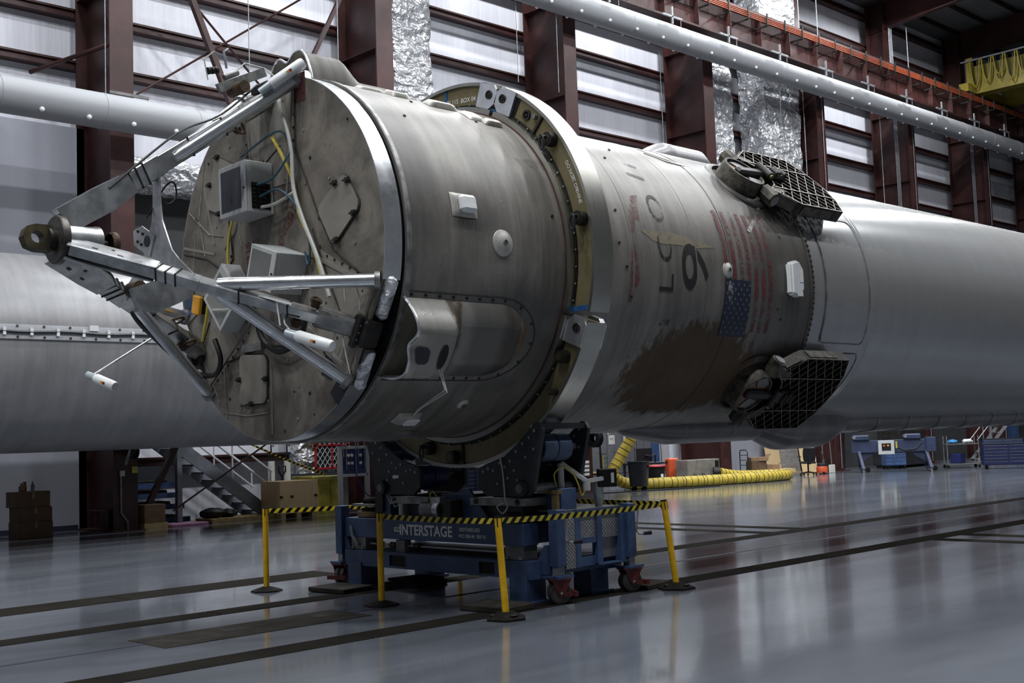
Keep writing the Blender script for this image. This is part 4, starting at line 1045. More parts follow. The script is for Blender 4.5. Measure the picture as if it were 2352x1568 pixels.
def leg(ph, first):
    n, t_ = er(ph), et(ph)
    q = lambda x, r, s=0.0: Vector((x, 0, 0))+n*r+t_*s
    A, B = q(-2.13, .16), q(-.12, 1.56)
    d = (B-A).normalized()
    nrm = d.cross(t_).normalized()          # away from the axis plane
    b = MB(); b.beam(A, A+(B-A)*.46, .10, .19, up=nrm, bev=.008); lg = b.build('leg', 'aluminium', tp)
    b = MB(); b.beam(A+(B-A)*.44, B, .095, .17, up=nrm, bev=.008); b.build('leg_extension', 'aluminium', lg)
    # side plates with slots at the hub end
    for s_ in (-1, 1):
        b = MB(); b.prism([(-.02, -.10), (.45, -.13), (.74, -.10), (.74, .10), (.45, .125), (-.02, .14)], A+t_*s_*.058-t_*.006, d, nrm, t_*.012*s_); pl = b.build('side_plate', 'aluminium', lg)
        for (u_, v_, du, dv) in ((.2, .04, .05, .03), (.34, -.04, .03, .03), (.42, .05, .05, .02)):
            b = MB(); b.box(A+t_*s_*.0655+d*u_+nrm*v_, (du, .004, dv), Matrix((d, t_, nrm)).transposed()); b.build('plate_slot', 'dark_steel', pl)
    # two spread tubes to the corners of the notch
    for s_ in (-1, 1):
        a = q(-1.02, .92, s_*.055); c = q(-.02, 1.70, s_*.50); e = (c-a).normalized()
        b = MB(); b.tube([a-e*.10, a-e*.07, a, c], [.012, .055, .062, .062], 18); b.build('spread_tube', 'bright_aluminium', lg)
        b = MB(); b.cyl(c-e*.02, c+e*.03, .085, seg=16); b.build('tube_foot', 'raw_aluminium', lg)
    # foot casting, bracket, shackles
    C_ = q(-.16, 1.53)
    b = MB(); b.beam(B-d*.28, B+d*.12, .17, .17, up=nrm, bev=.02); b.build('foot_casting', 'raw_aluminium', lg)
    b = MB(); b.box(q(.03, 1.70), (.20, .26, .22), Matrix((EX, t_, n)).transposed(), .02); b.box(q(-.09, 1.72, 0), (.05, .3, .06), Matrix((EX, t_, n)).transposed()); br_ = b.build('bracket', 'dark_steel', lg)
    for s_ in (-.07, 0, .07):
        for z_ in (1.66, 1.74): MB().cyl(q(-.075, z_, s_), q(-.095, z_, s_), .015, seg=8).build('bolt', 'galvanised', br_)
    for (px_, s_) in ((.30, 1), (.42, -1)):
        c = B-d*px_+t_*s_*.09
        pts = [c+t_*s_*.03+d*(.045*cos(i*PI/8))+nrm*(-.06+.085*sin(i*PI/8)-.05*0) for i in range(17)]
        b = MB(); b.cyl(c-t_*s_*.01, c+t_*s_*.06, .04, seg=12); b.tube(pts+[pts[0]], .014, 7); b.build('swivel_shackle', 'rusty_steel', lg)
    # foil wrapped cross tubes in the notch
    for s_ in (-1, 1):
        b = MB(); b.beam(q(.10, 1.735, s_*.15), q(.10, 1.735, s_*.56), .17, .11, up=EX, bev=.035); b.build('foil_sleeve', 'foil', lg, angle=70)
        b = MB(); b.tube([q(.02, 1.66, s_*.13), q(.02, 1.66, s_*.60)], .02, 8); b.build('notch_rod', 'dark_steel', lg)
    # straps
    for u_ in (.30, .335, .37, .60, .78):
        c = A+(B-A)*u_; w_, h_ = (.054, .10) if u_ < .44 else (.052, .089)
        pts = [c+t_*a_*w_+nrm*b_*h_ for a_, b_ in ((-1, -1), (1, -1), (1, 1), (-1, 1), (-1, -1))]
        pts = [p+d*.03*(i % 2) for i, p in enumerate(pts)]
        MB().tube(pts, .008, 5).build('strap', 'cable_black', lg)
    return lg
for ph in (-30.0, 90.0, 210.0): leg(ph, ph == -30.0)
# gusset plates that tie the legs
sp = []
for a_ in (90.0, 210.0, 330.0):
    for r_, w_ in ((.16, -.155), (.26, -.10), (.42, -.075), (.74, -.06), (.74, .06), (.42, .075), (.26, .10), (.16, .155)):
        v = er(a_)*r_-et(a_)*w_*-1; sp.append((v.y, v.z))
b = MB(); b.prism(sp, (-1.25, 0, 0), (0, 1, 0), (0, 0, 1), (.014, 0, 0)); g1 = b.build('spider_plate', 'aluminium', tp)
v0, v1 = er(152)*.10, er(152)*.50
b = MB(); b.prism([(-.11, .08), (.10, .08), (.10, .36), (.0, .50), (-.12, .42)], (-1.262, 0, 0), -et(152), er(152), (.012, 0, 0)); tb_ = b.build('tie_tab', 'aluminium', tp)
for (u_, w_) in ((-.06, .36), (.03, .40), (-.06, .28), (.04, .30)):
    c = er(152)*w_-et(152)*u_+Vector((-1.262, 0, 0)); MB().cyl(c, c+Vector((-.012, 0, 0)), .014, seg=8).build('bolt', 'dark_steel', tb_)
b = MB(); c = er(150)*.19; b.cyl((-1.268, c.y, c.z), (-1.262, c.y, c.z), .055, seg=18); b.build('plate_hole', 'black_plate', tb_)
gp2 = [(-1.62, -.42), (-1.25, -.28), (-.95, -.34), (-1.0, -.46), (-1.35, -.62), (-1.55, -.60)]
b = MB(); b.prism(gp2, (0, -.18, 0), (1, 0, 0), (0, 0, 1), (0, .012, 0)); b.build('gusset_plate', 'aluminium', tp)
b = MB(); b.cyl((-1.5, -.16, -.40), (-1.5, .02, -.40), .07, seg=16); b.build('pulley', 'rusty_steel', tp)
b = MB(); b.cyl((-1.38, -.17, -.42), (-1.38, -.02, -.42), .065, seg=16); b.build('spool', 'tape_blue', tp)
# upper sensor arm with wires
q = lambda x, r, s=0.0, ph=90: Vector((x, 0, 0))+er(ph)*r+et(ph)*s
b = MB(); b.beam(q(-.55, 1.66, .05), q(-.02, 1.92, .05), .05, .09, up=er(90)); b.cyl(q(-.45, 1.8, .1), q(-.3, 1.88, .1), .032, seg=12); b.build('sensor_arm', 'raw_aluminium', tp)
for k in range(3): MB().cyl(q(-.54-.04*k, 1.86-.01*k, .12), q(-.515-.04*k, 1.87-.01*k, .12), .036, seg=14).build('sensor_lens', 'black_plastic', tp)
MB().cyl(q(-.35, 1.68, -.12), q(-.35, 1.68, .14), .06, seg=14).build('swivel_block', 'rusty_steel', tp)
MB().tube([q(-.42, 1.9, .1), q(-.45, 2.06, .1), q(-.40, 2.1, .1)], .014, 6).build('antenna', 'galvanised', tp)
b = MB(); b.tube([q(-.62, 1.75, .12), q(-.66, 1.95, .12), q(-.55, 2.05, .12), q(-.42, 2.02, .1)], .007, 5); b.build('wire', 'cable_white', tp)
b = MB(); b.tube([q(-.3, 1.9, .12), q(-.2, 2.0, .12), q(.02, 1.98, .1), q(.08, 1.88, 0)], .007, 5); b.build('wire', 'cable_white', tp)

# white inspection lamps strapped to the legs
def white_lamp(label, a, c, r=.05, arm=None):
    a, c = Vector(a), Vector(c); d = (c-a).normalized()
    t = thing('tube_lamp', label, 'lamp', (0, 0, AXZ), 0, 'white tube lamps on the nose fixture')
    b = MB(); b.tube([a, a+d*.02, c-d*.02, c], [r*.85, r, r, r*.85], 20); b.build('lamp_body', 'lamp_white', t)
    b = MB(); b.tube([a-d*.12, a], [r*.7, r*.8], 16); b.build('clear_cap', 'clear_plastic', t)
    sd = d.cross(Vector((0, 0, 1))).normalized(); up = sd.cross(d).normalized()
    m = a+(c-a)*.55
    for k, mt in enumerate(('cable_yellow', 'amber_plastic', 'red_sign', 'ink')):
        view = (-sd if (-sd).y < 0 else sd)
        b = MB(); b.box(m+d*(k*.015-.022)+view*(r+.0005), (.014, .003, .024), Matrix((d, view, up)).transposed()); b.build('warning_label', mt, t)
    if arm: b = MB(); b.tube([Vector(p) for p in arm], .012, 6); b.build('lamp_arm', 'aluminium', t)
    return t
white_lamp('white tube lamp with coloured label lying on the upper leg tube', q(-.28, 1.62, -.46), q(.0, 1.86, -.62), .055)
white_lamp('white tube lamp hanging on an arm below the right leg', (-.60, -1.30, -.90), (-.48, -1.66, -1.02), .055, [(-.62, -1.1, -.6), (-.62, -1.14, -.78), (-.62, -1.26, -.88)])
white_lamp('white tube lamp on a long thin arm at the lower left', (-1.22, 1.36, -1.12), (-1.14, 1.10, -1.22), .05, [(-1.24, 1.42, -1.10), (-.75, 1.05, -.72)])
# silver lamp reflector shelf on the right leg
t = thing('lamp_shelf', 'small white angle shelf clamped on the right leg above the lamp', 'bracket', (0, 0, AXZ))
b = MB(); b.beam((-.78, -1.0, -.52), (-.62, -1.28, -.62), .07, .02, up=(0, 0, 1)); b.build('shelf', 'lamp_white', t); b = MB(); b.beam((-.70, -1.14, -.57), (-.68, -1.16, -.80), .03, .012); b.build('stem', 'lamp_white', t)

# electronics enclosures on the bulkhead
def enclosure(label, cen, w_, h_, dep, ang, glass, x0=-.02, kind=0):
    t = thing('electronics_box', label, 'enclosure', (0, cen[0], AXZ+cen[1]))
    ux = Vector((0, -cos(ang), sin(ang))); uy = Vector((0, sin(ang), cos(ang))); M3 = Matrix((ux, uy, Vector((-1, 0, 0)))).transposed()
    P = lambda u_, v_, d_: ux*u_+uy*v_+Vector((-d_, 0, 0))
    b = MB(); b.box(P(0, 0, dep/2), (w_, h_, dep), M3, .008); b.build('case', 'enclosure_grey', t)
    b = MB(); b.box(P(0, 0, dep+.012), (w_, h_, .022), M3, .006); dr = b.build('door', 'enclosure_grey', t)
    b = MB(); b.box(P(-.02, 0, dep+.025), (w_*.74, h_*.80, .004), M3); b.build('window_pane', glass, dr)
    MB().cyl(P(w_*.44, -.02, dep+.02), P(w_*.44, -.02, dep+.032), .011, seg=10).build('latch', 'black_plastic', dr)
    if kind:
        b = MB(); b.box(P(w_/2+.004, -h_*.18, dep*.5), (.008, h_*.5, dep*.72), M3); pp = b.build('connector_panel', 'black_plastic', t)
        for i in range(6):
            for j in range(4): MB().cyl(P(w_/2+.008, -h_*.38+i*h_*.08, dep*(.22+j*.19)), P(w_/2+.03, -h_*.38+i*h_*.08, dep*(.22+j*.19)), .011, seg=8).build('connector', 'dark_steel', pp)
    return t
enclosure('grey electronics box with dark door window and connector panel, upper of the three', (.20, .70), .50, .52, .30, 0.03, 'glass_dark', kind=1)
enclosure('grey electronics box with pale window, behind the right leg tubes', (-.36, -.16), .46, .40, .34, -.32, 'glass_pale')
enclosure('grey electronics box turned on its corner, behind the right leg', (.62, -.33), .50, .50, .20, .72, 'glass_pale')
t = thing('amber_box', 'small amber plastic box with black side on the bulkhead edge', 'box', (0, 1.33, AXZ-.33))
b = MB(); b.box((-.09, 0, 0), (.05, .15, .2), Matrix.Rotation(.25, 3, 'X'), .01); b.build('lid', 'amber_plastic', t); b = MB(); b.box((-.035, -.02, 0), (.07, .13, .18), Matrix.Rotation(.25, 3, 'X')); b.build('body', 'black_plastic', t)

# cables on the bulkhead (each its own thing)
def cable(label, pts, r, mat, cat='cable', n=4):
    P = [Vector(p) for p in pts]; out_ = []
    for i in range(len(P)-1):
        p0, p1, p2, p3 = P[max(i-1, 0)], P[i], P[i+1], P[min(i+2, len(P)-1)]
        for k in range(n):
            t_ = k/n; out_.append(.5*((2*p1)+(p2-p0)*t_+(2*p0-5*p1+4*p2-p3)*t_*t_+(3*p1-p0-3*p2+p3)*t_**3))
    out_.append(P[-1])
    o = MB().tube(out_, r, 6).build('cable', mat); o.location = (0, 0, AXZ)
    return tag(o, label, cat)
cable('yellow cable bundle running down the bulkhead past the upper box', [(-.04, -.10, 1.22), (-.06, -.28, 1.02), (-.05, -.46, .72), (-.05, -.55, .40), (-.05, -.78, .02), (-.05, -.92, -.30)], .018, 'cable_yellow')
cable('pale grey cable bundle dropping from the top notch', [(-.09, -.28, 1.74), (-.09, -.34, 1.45), (-.09, -.46, 1.18), (-.09, -.52, .95), (-.09, -.54, .62), (-.09, -.68, .30), (-.09, -.92, -.12), (-.09, -1.09, -.5)], .02, 'cable_white')
cable('blue cable looping from the connector panel of the upper box', [(-.2, -.07, .72), (-.2, -.35, .74), (-.12, -.5, .95), (-.06, -.42, 1.12), (-.06, -.2, 1.25), (-.06, .45, 1.12)], .012, 'cable_blue')
cable('second blue cable from the connector panel following the bundle', [(-.18, -.08, .60), (-.16, -.4, .62), (-.06, -.62, .36), (-.06, -.74, .05), (-.06, -.72, -.15), (-.06, -.66, -.02)], .012, 'cable_blue')
cable('white signal leads fanning into the connector panel', [(-.16, -.07, .5), (-.14, -.3, .50), (-.08, -.52, .58)], .016, 'cable_white')
cable('yellow cable along the left bulkhead edge below the upper box', [(-.05, .62, .55), (-.05, .72, .35), (-.06, .74, .12), (-.06, .72, -.02)], .018, 'cable_yellow')
cable('yellow cable at the lower left under the amber box', [(-.05, 1.18, -.35), (-.05, 1.22, -.5), (-.05, 1.30, -.72)], .016, 'cable_yellow')
cable('black hose looping under the tilted box down to the left leg', [(-.16, .86, -.74), (-.14, .78, -.95), (-.12, .92, -1.1), (-.12, 1.25, -1.08), (-.14, 1.46, -1.02), (-.4, 1.3, -.88), (-.7, 1.08, -.74), (-1.0, .88, -.58), (-1.25, .68, -.36)], .028, 'cable_black')
cable('black hose drooping under the middle box', [(-.12, .12, -.55), (-.1, .05, -.8), (-.1, -.25, -.95), (-.1, -.6, -.85), (-.12, -.75, -.6)], .03, 'cable_black')
cable('thin black cord coiled at the upper leg', [(-1.18, 0, .88), (-1.2, .05, .6), (-1.12, .05, .45), (-1.02, .05, .52), (-1.04, .05, .66), (-1.14, .05, .6), (-1.3, .1, .3)], .008, 'cable_black')
cable('thin black cable lying along the top of the upper leg', [(-1.75, -.08, .5), (-1.2, -.08, 1.0), (-.95, -.06, 1.18), (-.6, -.08, 1.36), (-.2, -.1, 1.72)], .011, 'cable_black')
cable('thin black cable tied along the right leg', [(-1.5, -.42, -.2), (-1.1, -.75, -.42), (-.75, -1.02, -.62), (-.5, -1.2, -.72)], .009, 'cable_black')
cable('white wire loops at the foot of the right leg', [(-.14, -1.28, -.78), (-.16, -1.2, -.98), (-.16, -1.3, -1.1), (-.14, -1.36, -.95), (-.14, -1.32, -.8), (-.14, -1.4, -1.1), (-.12, -1.42, -1.24)], .006, 'cable_white')
cable('white wire arch above the right bracket', [(-.12, -1.38, -.62), (-.14, -1.4, -.45), (-.14, -1.52, -.40), (-.12, -1.58, -.55), (-.1, -1.56, -.68)], .008, 'cable_white')

# ================================================================== SECOND STAGE BEHIND
r2 = thing('rocket_stage', 'second silver rocket stage lying in the background on the left', 'rocket', (0, 12.0, AXZ))
b = MB(); b.lathe([(.2, -18.3), (HR, -18), (HR, -6), (HR, 4), (HR, 14), (HR, 20), (.2, 20.3)], (0, 0, 0), EX, 160); b.build('hull', 'hull_far', r2)
b = MB(); b.grid(lambda u, v: hp(-18+36*u, 3.0+7.8*v, HR+.03), 60, 4); bmesh.ops.solidify(b.bm, geom=list(b.bm.faces), thickness=.02); rc = b.build('raceway_plate', 'white_paint', r2)
b = MB(); b.tube([hp(-18+.25*k, 6.9+.35*sin(k*1.1), HR+.05) for k in range(100)], .03, 6); b.build('raceway_cable', 'black_plate', r2)
cm = MB(); cm.box((0, -.0, 0), (.05, .05, .13)); cme = bpy.data.meshes.new('clamp'); cm.bm.to_mesh(cme); cm.bm.free(); cme.materials.append(MATS['white_paint'])
dm = MB(); dm.cyl((0, 0, 0), (0, -.012, 0), .022, seg=10); dme = bpy.data.meshes.new('bolt'); dm.bm.to_mesh(dme); dm.bm.free(); dme.materials.append(MATS['dark_steel'])
for k in range(24):
    x = -2.4+k*.46
    share('cable_clamp', cme, rc, hp(x, 6.9, HR+.05))
    for ph in (4.0, 9.8): share('bolt', dme, rc, hp(x+.23, ph, HR+.03), (R(-ph), 0, 0))
for x in (2.86, 4.75):
    b = MB(); b.box(hp(x, 10.0, HR+.03), (.16, .05, .1)); b.build('tab', 'white_paint', r2)
def cradle_far(x, lb):
    t = thing('stage_cradle', lb, 'stand', (x, 12, 0), 0, 'far stage cradles')
    for s_ in (-1, 1):
        b = MB(); b.bx(-.3, .3, s_*1.0-.12, s_*1.0+.12, 0, 1.55); b.build('leg', 'navy_paint', t)
    b = MB(); b.bx(-.35, .35, -1.4, 1.4, 1.35, 1.62); b.build('saddle', 'navy_paint', t)
    b = MB(); b.bx(-.35, .35, -1.5, 1.5, 0, .12); b.build('base', 'navy_paint', t)
cradle_far(-9.0, 'dark support cradle under the left part of the far stage'); cradle_far(13.2, 'dark support cradle of the far stage hidden behind the cart')

# ================================================================== ROLLER CART
ct = thing('transport_cart', 'blue steel transport cart marked INTERSTAGE under the handling ring', 'cart', (0, 0, 0))
def cp(name, mat='navy_paint', par=None, smooth=True):
    def f(b): return b.build(name, mat, par or ct, smooth)
    return f
b = MB(); b.bx(2.25, 2.47, -1.16, 1.98, .59, .82, .006); fb = cp('front_beam')(b)
b = MB(); b.bx(3.2, 3.42, -1.16, 1.98, .59, .82, .006); cp('rear_beam')(b)
b = MB(); b.bx(2.47, 3.2, -1.1, 1.9, .74, .80); cp('deck')(b)
for y in (-1.0, 1.8): b = MB(); b.bx(2.47, 3.2, y-.1, y+.1, .6, .74); cp('cross_member')(b)
text_flat('lettering', 'INTERSTAGE', .165, 'print_stencil', fb, (2.246, .44, .70), (0, -1, 0), (0, 0, 1), .98, 1.02, .0045)
text_flat('lettering', '00373400-505', .058, 'print_stencil', fb, (2.246, -.32, .735), (0, -1, 0), (0, 0, 1), 1.0, 1.0, .001)
text_flat('lettering', 'WO 306146  REV 01', .052, 'print_stencil', fb, (2.246, -.36, .665), (0, -1, 0), (0, 0, 1), 1.0, 1.0, .001)
b = MB(); b.bx(2.243, 2.25, .87, 1.0, .68, .73); cp('maker_plate', 'paper', fb)(b)
b = MB(); b.bx(2.242, 2.244, .885, .985, .695, .705); b.bx(2.242, 2.244, .90, .985, .712, .72); cp('plate_print', 'ink', fb)(b)
# lower frame with fork pockets
for nm, x0 in (('lower_front_beam', 2.2), ('lower_rear_beam', 3.28)):
    b = MB(); y = -1.32
    for y0, y1, z0, z1 in ((-1.32, -.75, .26, .44), (-.75, -.50, .41, .44), (-.50, .75, .26, .44), (.75, 1.05, .41, .44), (1.05, 1.92, .26, .44)): b.bx(x0, x0+.2, y0, y1, z0, z1)
    b.bx(x0, x0+.2, -.75, -.5, .26, .285); b.bx(x0, x0+.2, .75, 1.05, .26, .285); lb = cp(nm)(b)
    
    for yy in ((-.749, -.501), (.751, 1.049)): b = MB(); b.bx(x0+.02, x0+.18, yy[0], yy[1], .286, .409); cp('fork_pocket', 'black_plastic', lb)(b)
for y in (-1.22, 1.80): b = MB(); b.bx(2.4, 3.28, y-.1, y+.1, .28, .44); cp('lower_side_beam')(b)
b = MB(); b.bx(2.4, 3.28, -1.2, 1.8, .425, .445); cp('lower_deck', 'dark_steel')(b)
for (x, y) in ((2.18, -1.25), (3.16, -1.25), (2.18, 1.58), (3.22, 1.58)):
    b = MB(); b.bx(x, x+.28, y, y+.26, .02, .30); lgp = cp('leg')(b)
    b = MB(); b.bx(x-.04, x+.32, y-.04, y+.30, .006, .03); cp('foot_plate', 'navy_paint', lgp)(b)
# jack screws, drive shaft and gearboxes between the frames
for y in (-1.0, 1.72):
    b = MB(); b.bx(2.26, 2.46, y-.14, y+.14, .445, .59); gb = cp('gearbox', 'steel_grey')(b)
    for dy in (-.1, .1): MB().cyl((2.25, y+dy, .45), (2.25, y+dy, .475), .02, seg=8).build('bolt', 'galvanised', gb)
b = MB(); b.tube([(2.33, -.9, .505), (2.33, 1.6, .515)], .013, 8); cp('drive_shaft', 'galvanised')(b)
for y in (1.38, 1.12, .68, -.84): MB().cyl((2.33, y-.05, .512), (2.33, y+.05, .512), .035, seg=12).build('coupling', 'rusty_steel', ct)
b = MB(); b.bx(2.28, 2.38, .86, 1.02, .44, .58); cp('bearing_block', 'steel_grey')(b)
b = MB(); b.tube([(2.24, 1.84, .72), (2.22, 1.78, .6), (2.24, 1.7, .5)], .02, 6); cp('flex_conduit', 'galvanised')(b)
# corner jacks with casters
def jack(x, y, yaw, crank):
    b = MB(); b.bx(x-.065, x+.065, y-.065, y+.065, .38, .965, .006); j = cp('corner_jack')(b)
    b = MB(); b.bx(x-.045, x+.045, y-.045, y+.045, .29, .40); cp('jack_tube', 'galvanised', j)(b)
    b = MB(); b.bx(x-.12, x+.12, y-.11, y+.11, .265, .292); cp('mount_plate', 'navy_paint', j)(b)
    m = Matrix.Translation((x, y, 0)) @ Matrix.Rotation(yaw, 4, 'Z')
    def put(b_): bmesh.ops.transform(b_.bm, matrix=m, verts=b_.bm.verts); return b_
    b = MB()
    b.bx(-.11, .11, -.10, .10, .245, .266)
    for s_ in (-1, 1): b.prism([(-.10, .25), (.10, .25), (.03, .10), (.0, .07), (-.04, .10)], (0, s_*.085-.006, 0), (1, 0, 0), (0, 0, 1), (0, .012, 0))
    b.bx(-.17, -.13, -.13, .13, .08, .13); b.bx(-.15, -.02, .08, .1, .085, .125); b.bx(-.15, -.02, -.1, -.08, .085, .125)
    put(b).build('caster_fork', 'caster_red', j)
    for s_ in (-1, 1):
        b = MB(); b.lathe([(.04, -.032), (.085, -.032), (.1, -.03), (.115, -.024), (.115, .024), (.1, .03), (.085, .032), (.04, .032)], (0, s_*.037, .118), (0, 1, 0), 28); put(b).build('caster_wheel', 'tyre_grey', j)
        b = MB(); b.cyl((0, s_*.037-.03, .118), (0, s_*.037+.03, .118), .06, seg=18); put(b).build('wheel_hub', 'dark_steel', j)
    b = MB(); b.cyl((0, -.1, .118), (0, .1, .118), .015, seg=8); put(b).build('axle', 'galvanised', j)
    if crank:
        cx_, cy_ = x+.02, y-.075
        b = MB(); b.tube([(cx_, y-.06, .92), (cx_, cy_-.03, .92), (cx_+.02, cy_-.05, .90), (cx_-.02, cy_-.05, .66), (cx_, cy_-.07, .63), (cx_+.05, cy_-.09, .63)], .011, 8); cr = b.build('crank', 'galvanised', j)
        MB().tube([(cx_+.05, cy_-.09, .63), (cx_+.14, cy_-.12, .635)], [.017, .024], 10).build('crank_grip', 'black_plastic', cr)
jack(2.44, -1.46, R(150), True); jack(3.56, -1.46, R(160), True); jack(2.26, 2.04, R(20), False); jack(3.5, 2.02, R(20), False)
for (x, y, s_) in ((2.38, -1.36, -1), (3.46, -1.36, -1), (2.28, 1.94, 1), (3.46, 1.94, 1)):
    b = MB(); b.prism([(0, 0), (.14*s_, 0), (.14*s_, .3), (.10*s_, .3), (0, .14)], (x-.04, y-.1*s_, .30), (0, 1, 0), (0, 0, 1), (.08, 0, 0)); cp('jack_brace')(b)
# right side skirt: checker plates in a blue frame
b = MB(); b.bx(2.58, 3.46, -1.46, -1.28, .885, .935); cp('side_rail')(b)
b = MB(); b.bx(2.52, 3.48, -1.44, -1.10, .936, .945); cp('step_plate', 'diamond_plate')(b)
b = MB(); b.bx(2.54, 2.70, -1.475, -1.462, .34, .93); cp('checker_plate', 'diamond_plate')(b)
b = MB(); b.bx(2.70, 2.78, -1.48, -1.40, .34, .935); cp('side_post')(b)
b = MB(); b.bx(3.06, 3.14, -1.46, -1.38, .34, .90); cp('side_post')(b)
b = MB(); b.bx(3.42, 3.49, -1.48, -1.40, .34, .935); cp('side_post')(b)
b = MB(); b.bx(2.78, 3.42, -1.44, -1.425, .62, .885); cp('checker_plate', 'diamond_plate')(b)
b = MB(); b.bx(3.14, 3.42, -1.40, -1.385, .40, .80); cp('checker_plate', 'diamond_plate')(b)
b = MB(); b.bx(2.78, 3.06, -1.45, -1.40, .58, .64); cp('side_rail')(b)
b = MB(); b.bx(2.78, 3.06, -1.42, -1.40, .34, .44); cp('side_rail')(b)
b = MB(); b.bx(3.06, 3.5, -1.5, -1.36, .335, .352); cp('side_sill')(b)
# machinery on the deck: turntable discs, slide plates, gear motor, uprights
for (x, y) in ((2.5, 1.72), (2.5, -.86)):
    b = MB(); b.lathe([(.001, .895), (.19, .895), (.2, .885), (.2, .83), (.001, .83)], (x, y, 0), (0, 0, 1), 32); o = cp('turntable_disc', 'zinc_gold')(b)
    b = MB(); b.lathe([(.001, .93), (.14, .93), (.15, .92), (.15, .9), (.001, .9)], (x, y, 0), (0, 0, 1), 24); cp('disc_cap', 'black_plastic', o)(b)
b = MB(); b.bx(2.3, 3.3, 1.45, 1.9, .955, .985); cp('checker_plate', 'diamond_plate')(b)
b = MB(); b.tube([(2.42, 1.75, 1.0), (2.42, 1.5, 1.03)], [.06, .035], 12); cp('rubber_stop', 'black_rubber')(b)
for y0, y1, z0 in ((-1.15, -.28, 1.0), (.28, 1.15, 1.0)):
    b = MB(); b.bx(2.30, 3.0, y0, y1, z0, z0+.085, .004); o = cp('slide_plate', 'raw_aluminium')(b)
    for y in (y0+.12, y1-.1): MB().cyl((2.29, y, z0+.045), (2.30, y, z0+.045), .03, seg=12).build('bolt', 'dark_steel', o)
    b = MB(); b.bx(2.4, 2.9, y0+.15, y1-.15, z0-.2, z0); cp('slide_base', 'black_plate')(b)
    b = MB(); b.bx(2.42, 2.88, y0+.2, y1-.25, z0+.085, z0+.105); cp('pivot_block', 'dark_steel')(b)
    MB().cyl((2.65, (y0+y1)/2, z0+.1), (2.65, (y0+y1)/2, z0+.11), .17, seg=24).build('pivot', 'zinc_gold', ct)
b = MB(); b.bx(2.36, 2.9, -.26, .26, .82, 1.12); cp('centre_bracket')(b)
b = MB(); b.prism([(-.22, .82), (-.56, .82), (-.22, 1.18), (-.12, 1.18), (-.12, .82)], (2.34, 0, 0), (0, 1, 0), (0, 0, 1), (.03, 0, 0)); cp('gusset')(b)
b = MB(); b.prism([(-.22, .82), (-.56, .82), (-.22, 1.18), (-.12, 1.18), (-.12, .82)], (2.7, 0, 0), (0, 1, 0), (0, 0, 1), (.03, 0, 0)); cp('gusset')(b)
b = MB(); b.cyl((2.24, .44, .95), (2.24, .22, .95), .085, seg=24); mo = cp('gear_motor', 'steel_grey')(b)
b = MB(); b.cyl((2.24, .21, .95), (2.24, .09, .95), .09, seg=20); b.bx(2.19, 2.29, .1, .26, 1.0, 1.09); cp('motor_body', 'aluminium', mo)(b)
b = MB(); b.bx(2.17, 2.33, -.1, .07, .86, 1.06); b.cyl((2.24, .07, .95), (2.24, .1, .95), .11, seg=20); cp('gear_case', 'dark_steel', mo)(b)
b = MB(); b.tube([(2.24, .2, 1.09), (2.22, .26, 1.16), (2.22, .3, 1.12), (2.24, .32, 1.03)], .008, 5); cp('motor_wire', 'cable_yellow', mo)(b)
b = MB(); b.bx(2.30, 2.44, 1.28, 1.42, .90, 1.14); up_ = cp('column_block', 'dark_steel')(b)
b = MB(); b.bx(2.34, 2.7, 1.18, 1.28, .83, 1.16); b.bx(2.40, 2.75, 1.1, 1.42, 1.1, 1.15); cp('upright')(b)
b = MB(); b.bx(2.62, 2.86, -1.36, -1.14, .93, 1.17, .004); bx_ = cp('control_column')(b)
b = MB(); b.bx(2.56, 2.60, -1.36, -1.28, .94, 1.16); b.bx(2.55, 2.61, -1.40, -1.2, 1.12, 1.16); cp('slotted_bar', 'zinc_gold', bx_)(b)
b = MB(); b.cyl((2.33, .96, .83), (2.33, .96, 1.0), .035, seg=12); cp('grease_cup', 'clear_plastic')(b)
b = MB(); b.tube([(2.3, 1.2, 1.1), (2.28, 1.1, 1.0), (2.3, .98, 1.04)], .007, 5); b.tube([(2.3, 1.14, 1.1), (2.3, 1.05, .96), (2.32, .96, 1.0)], .007, 5); cp('wire', 'cable_white')(b)

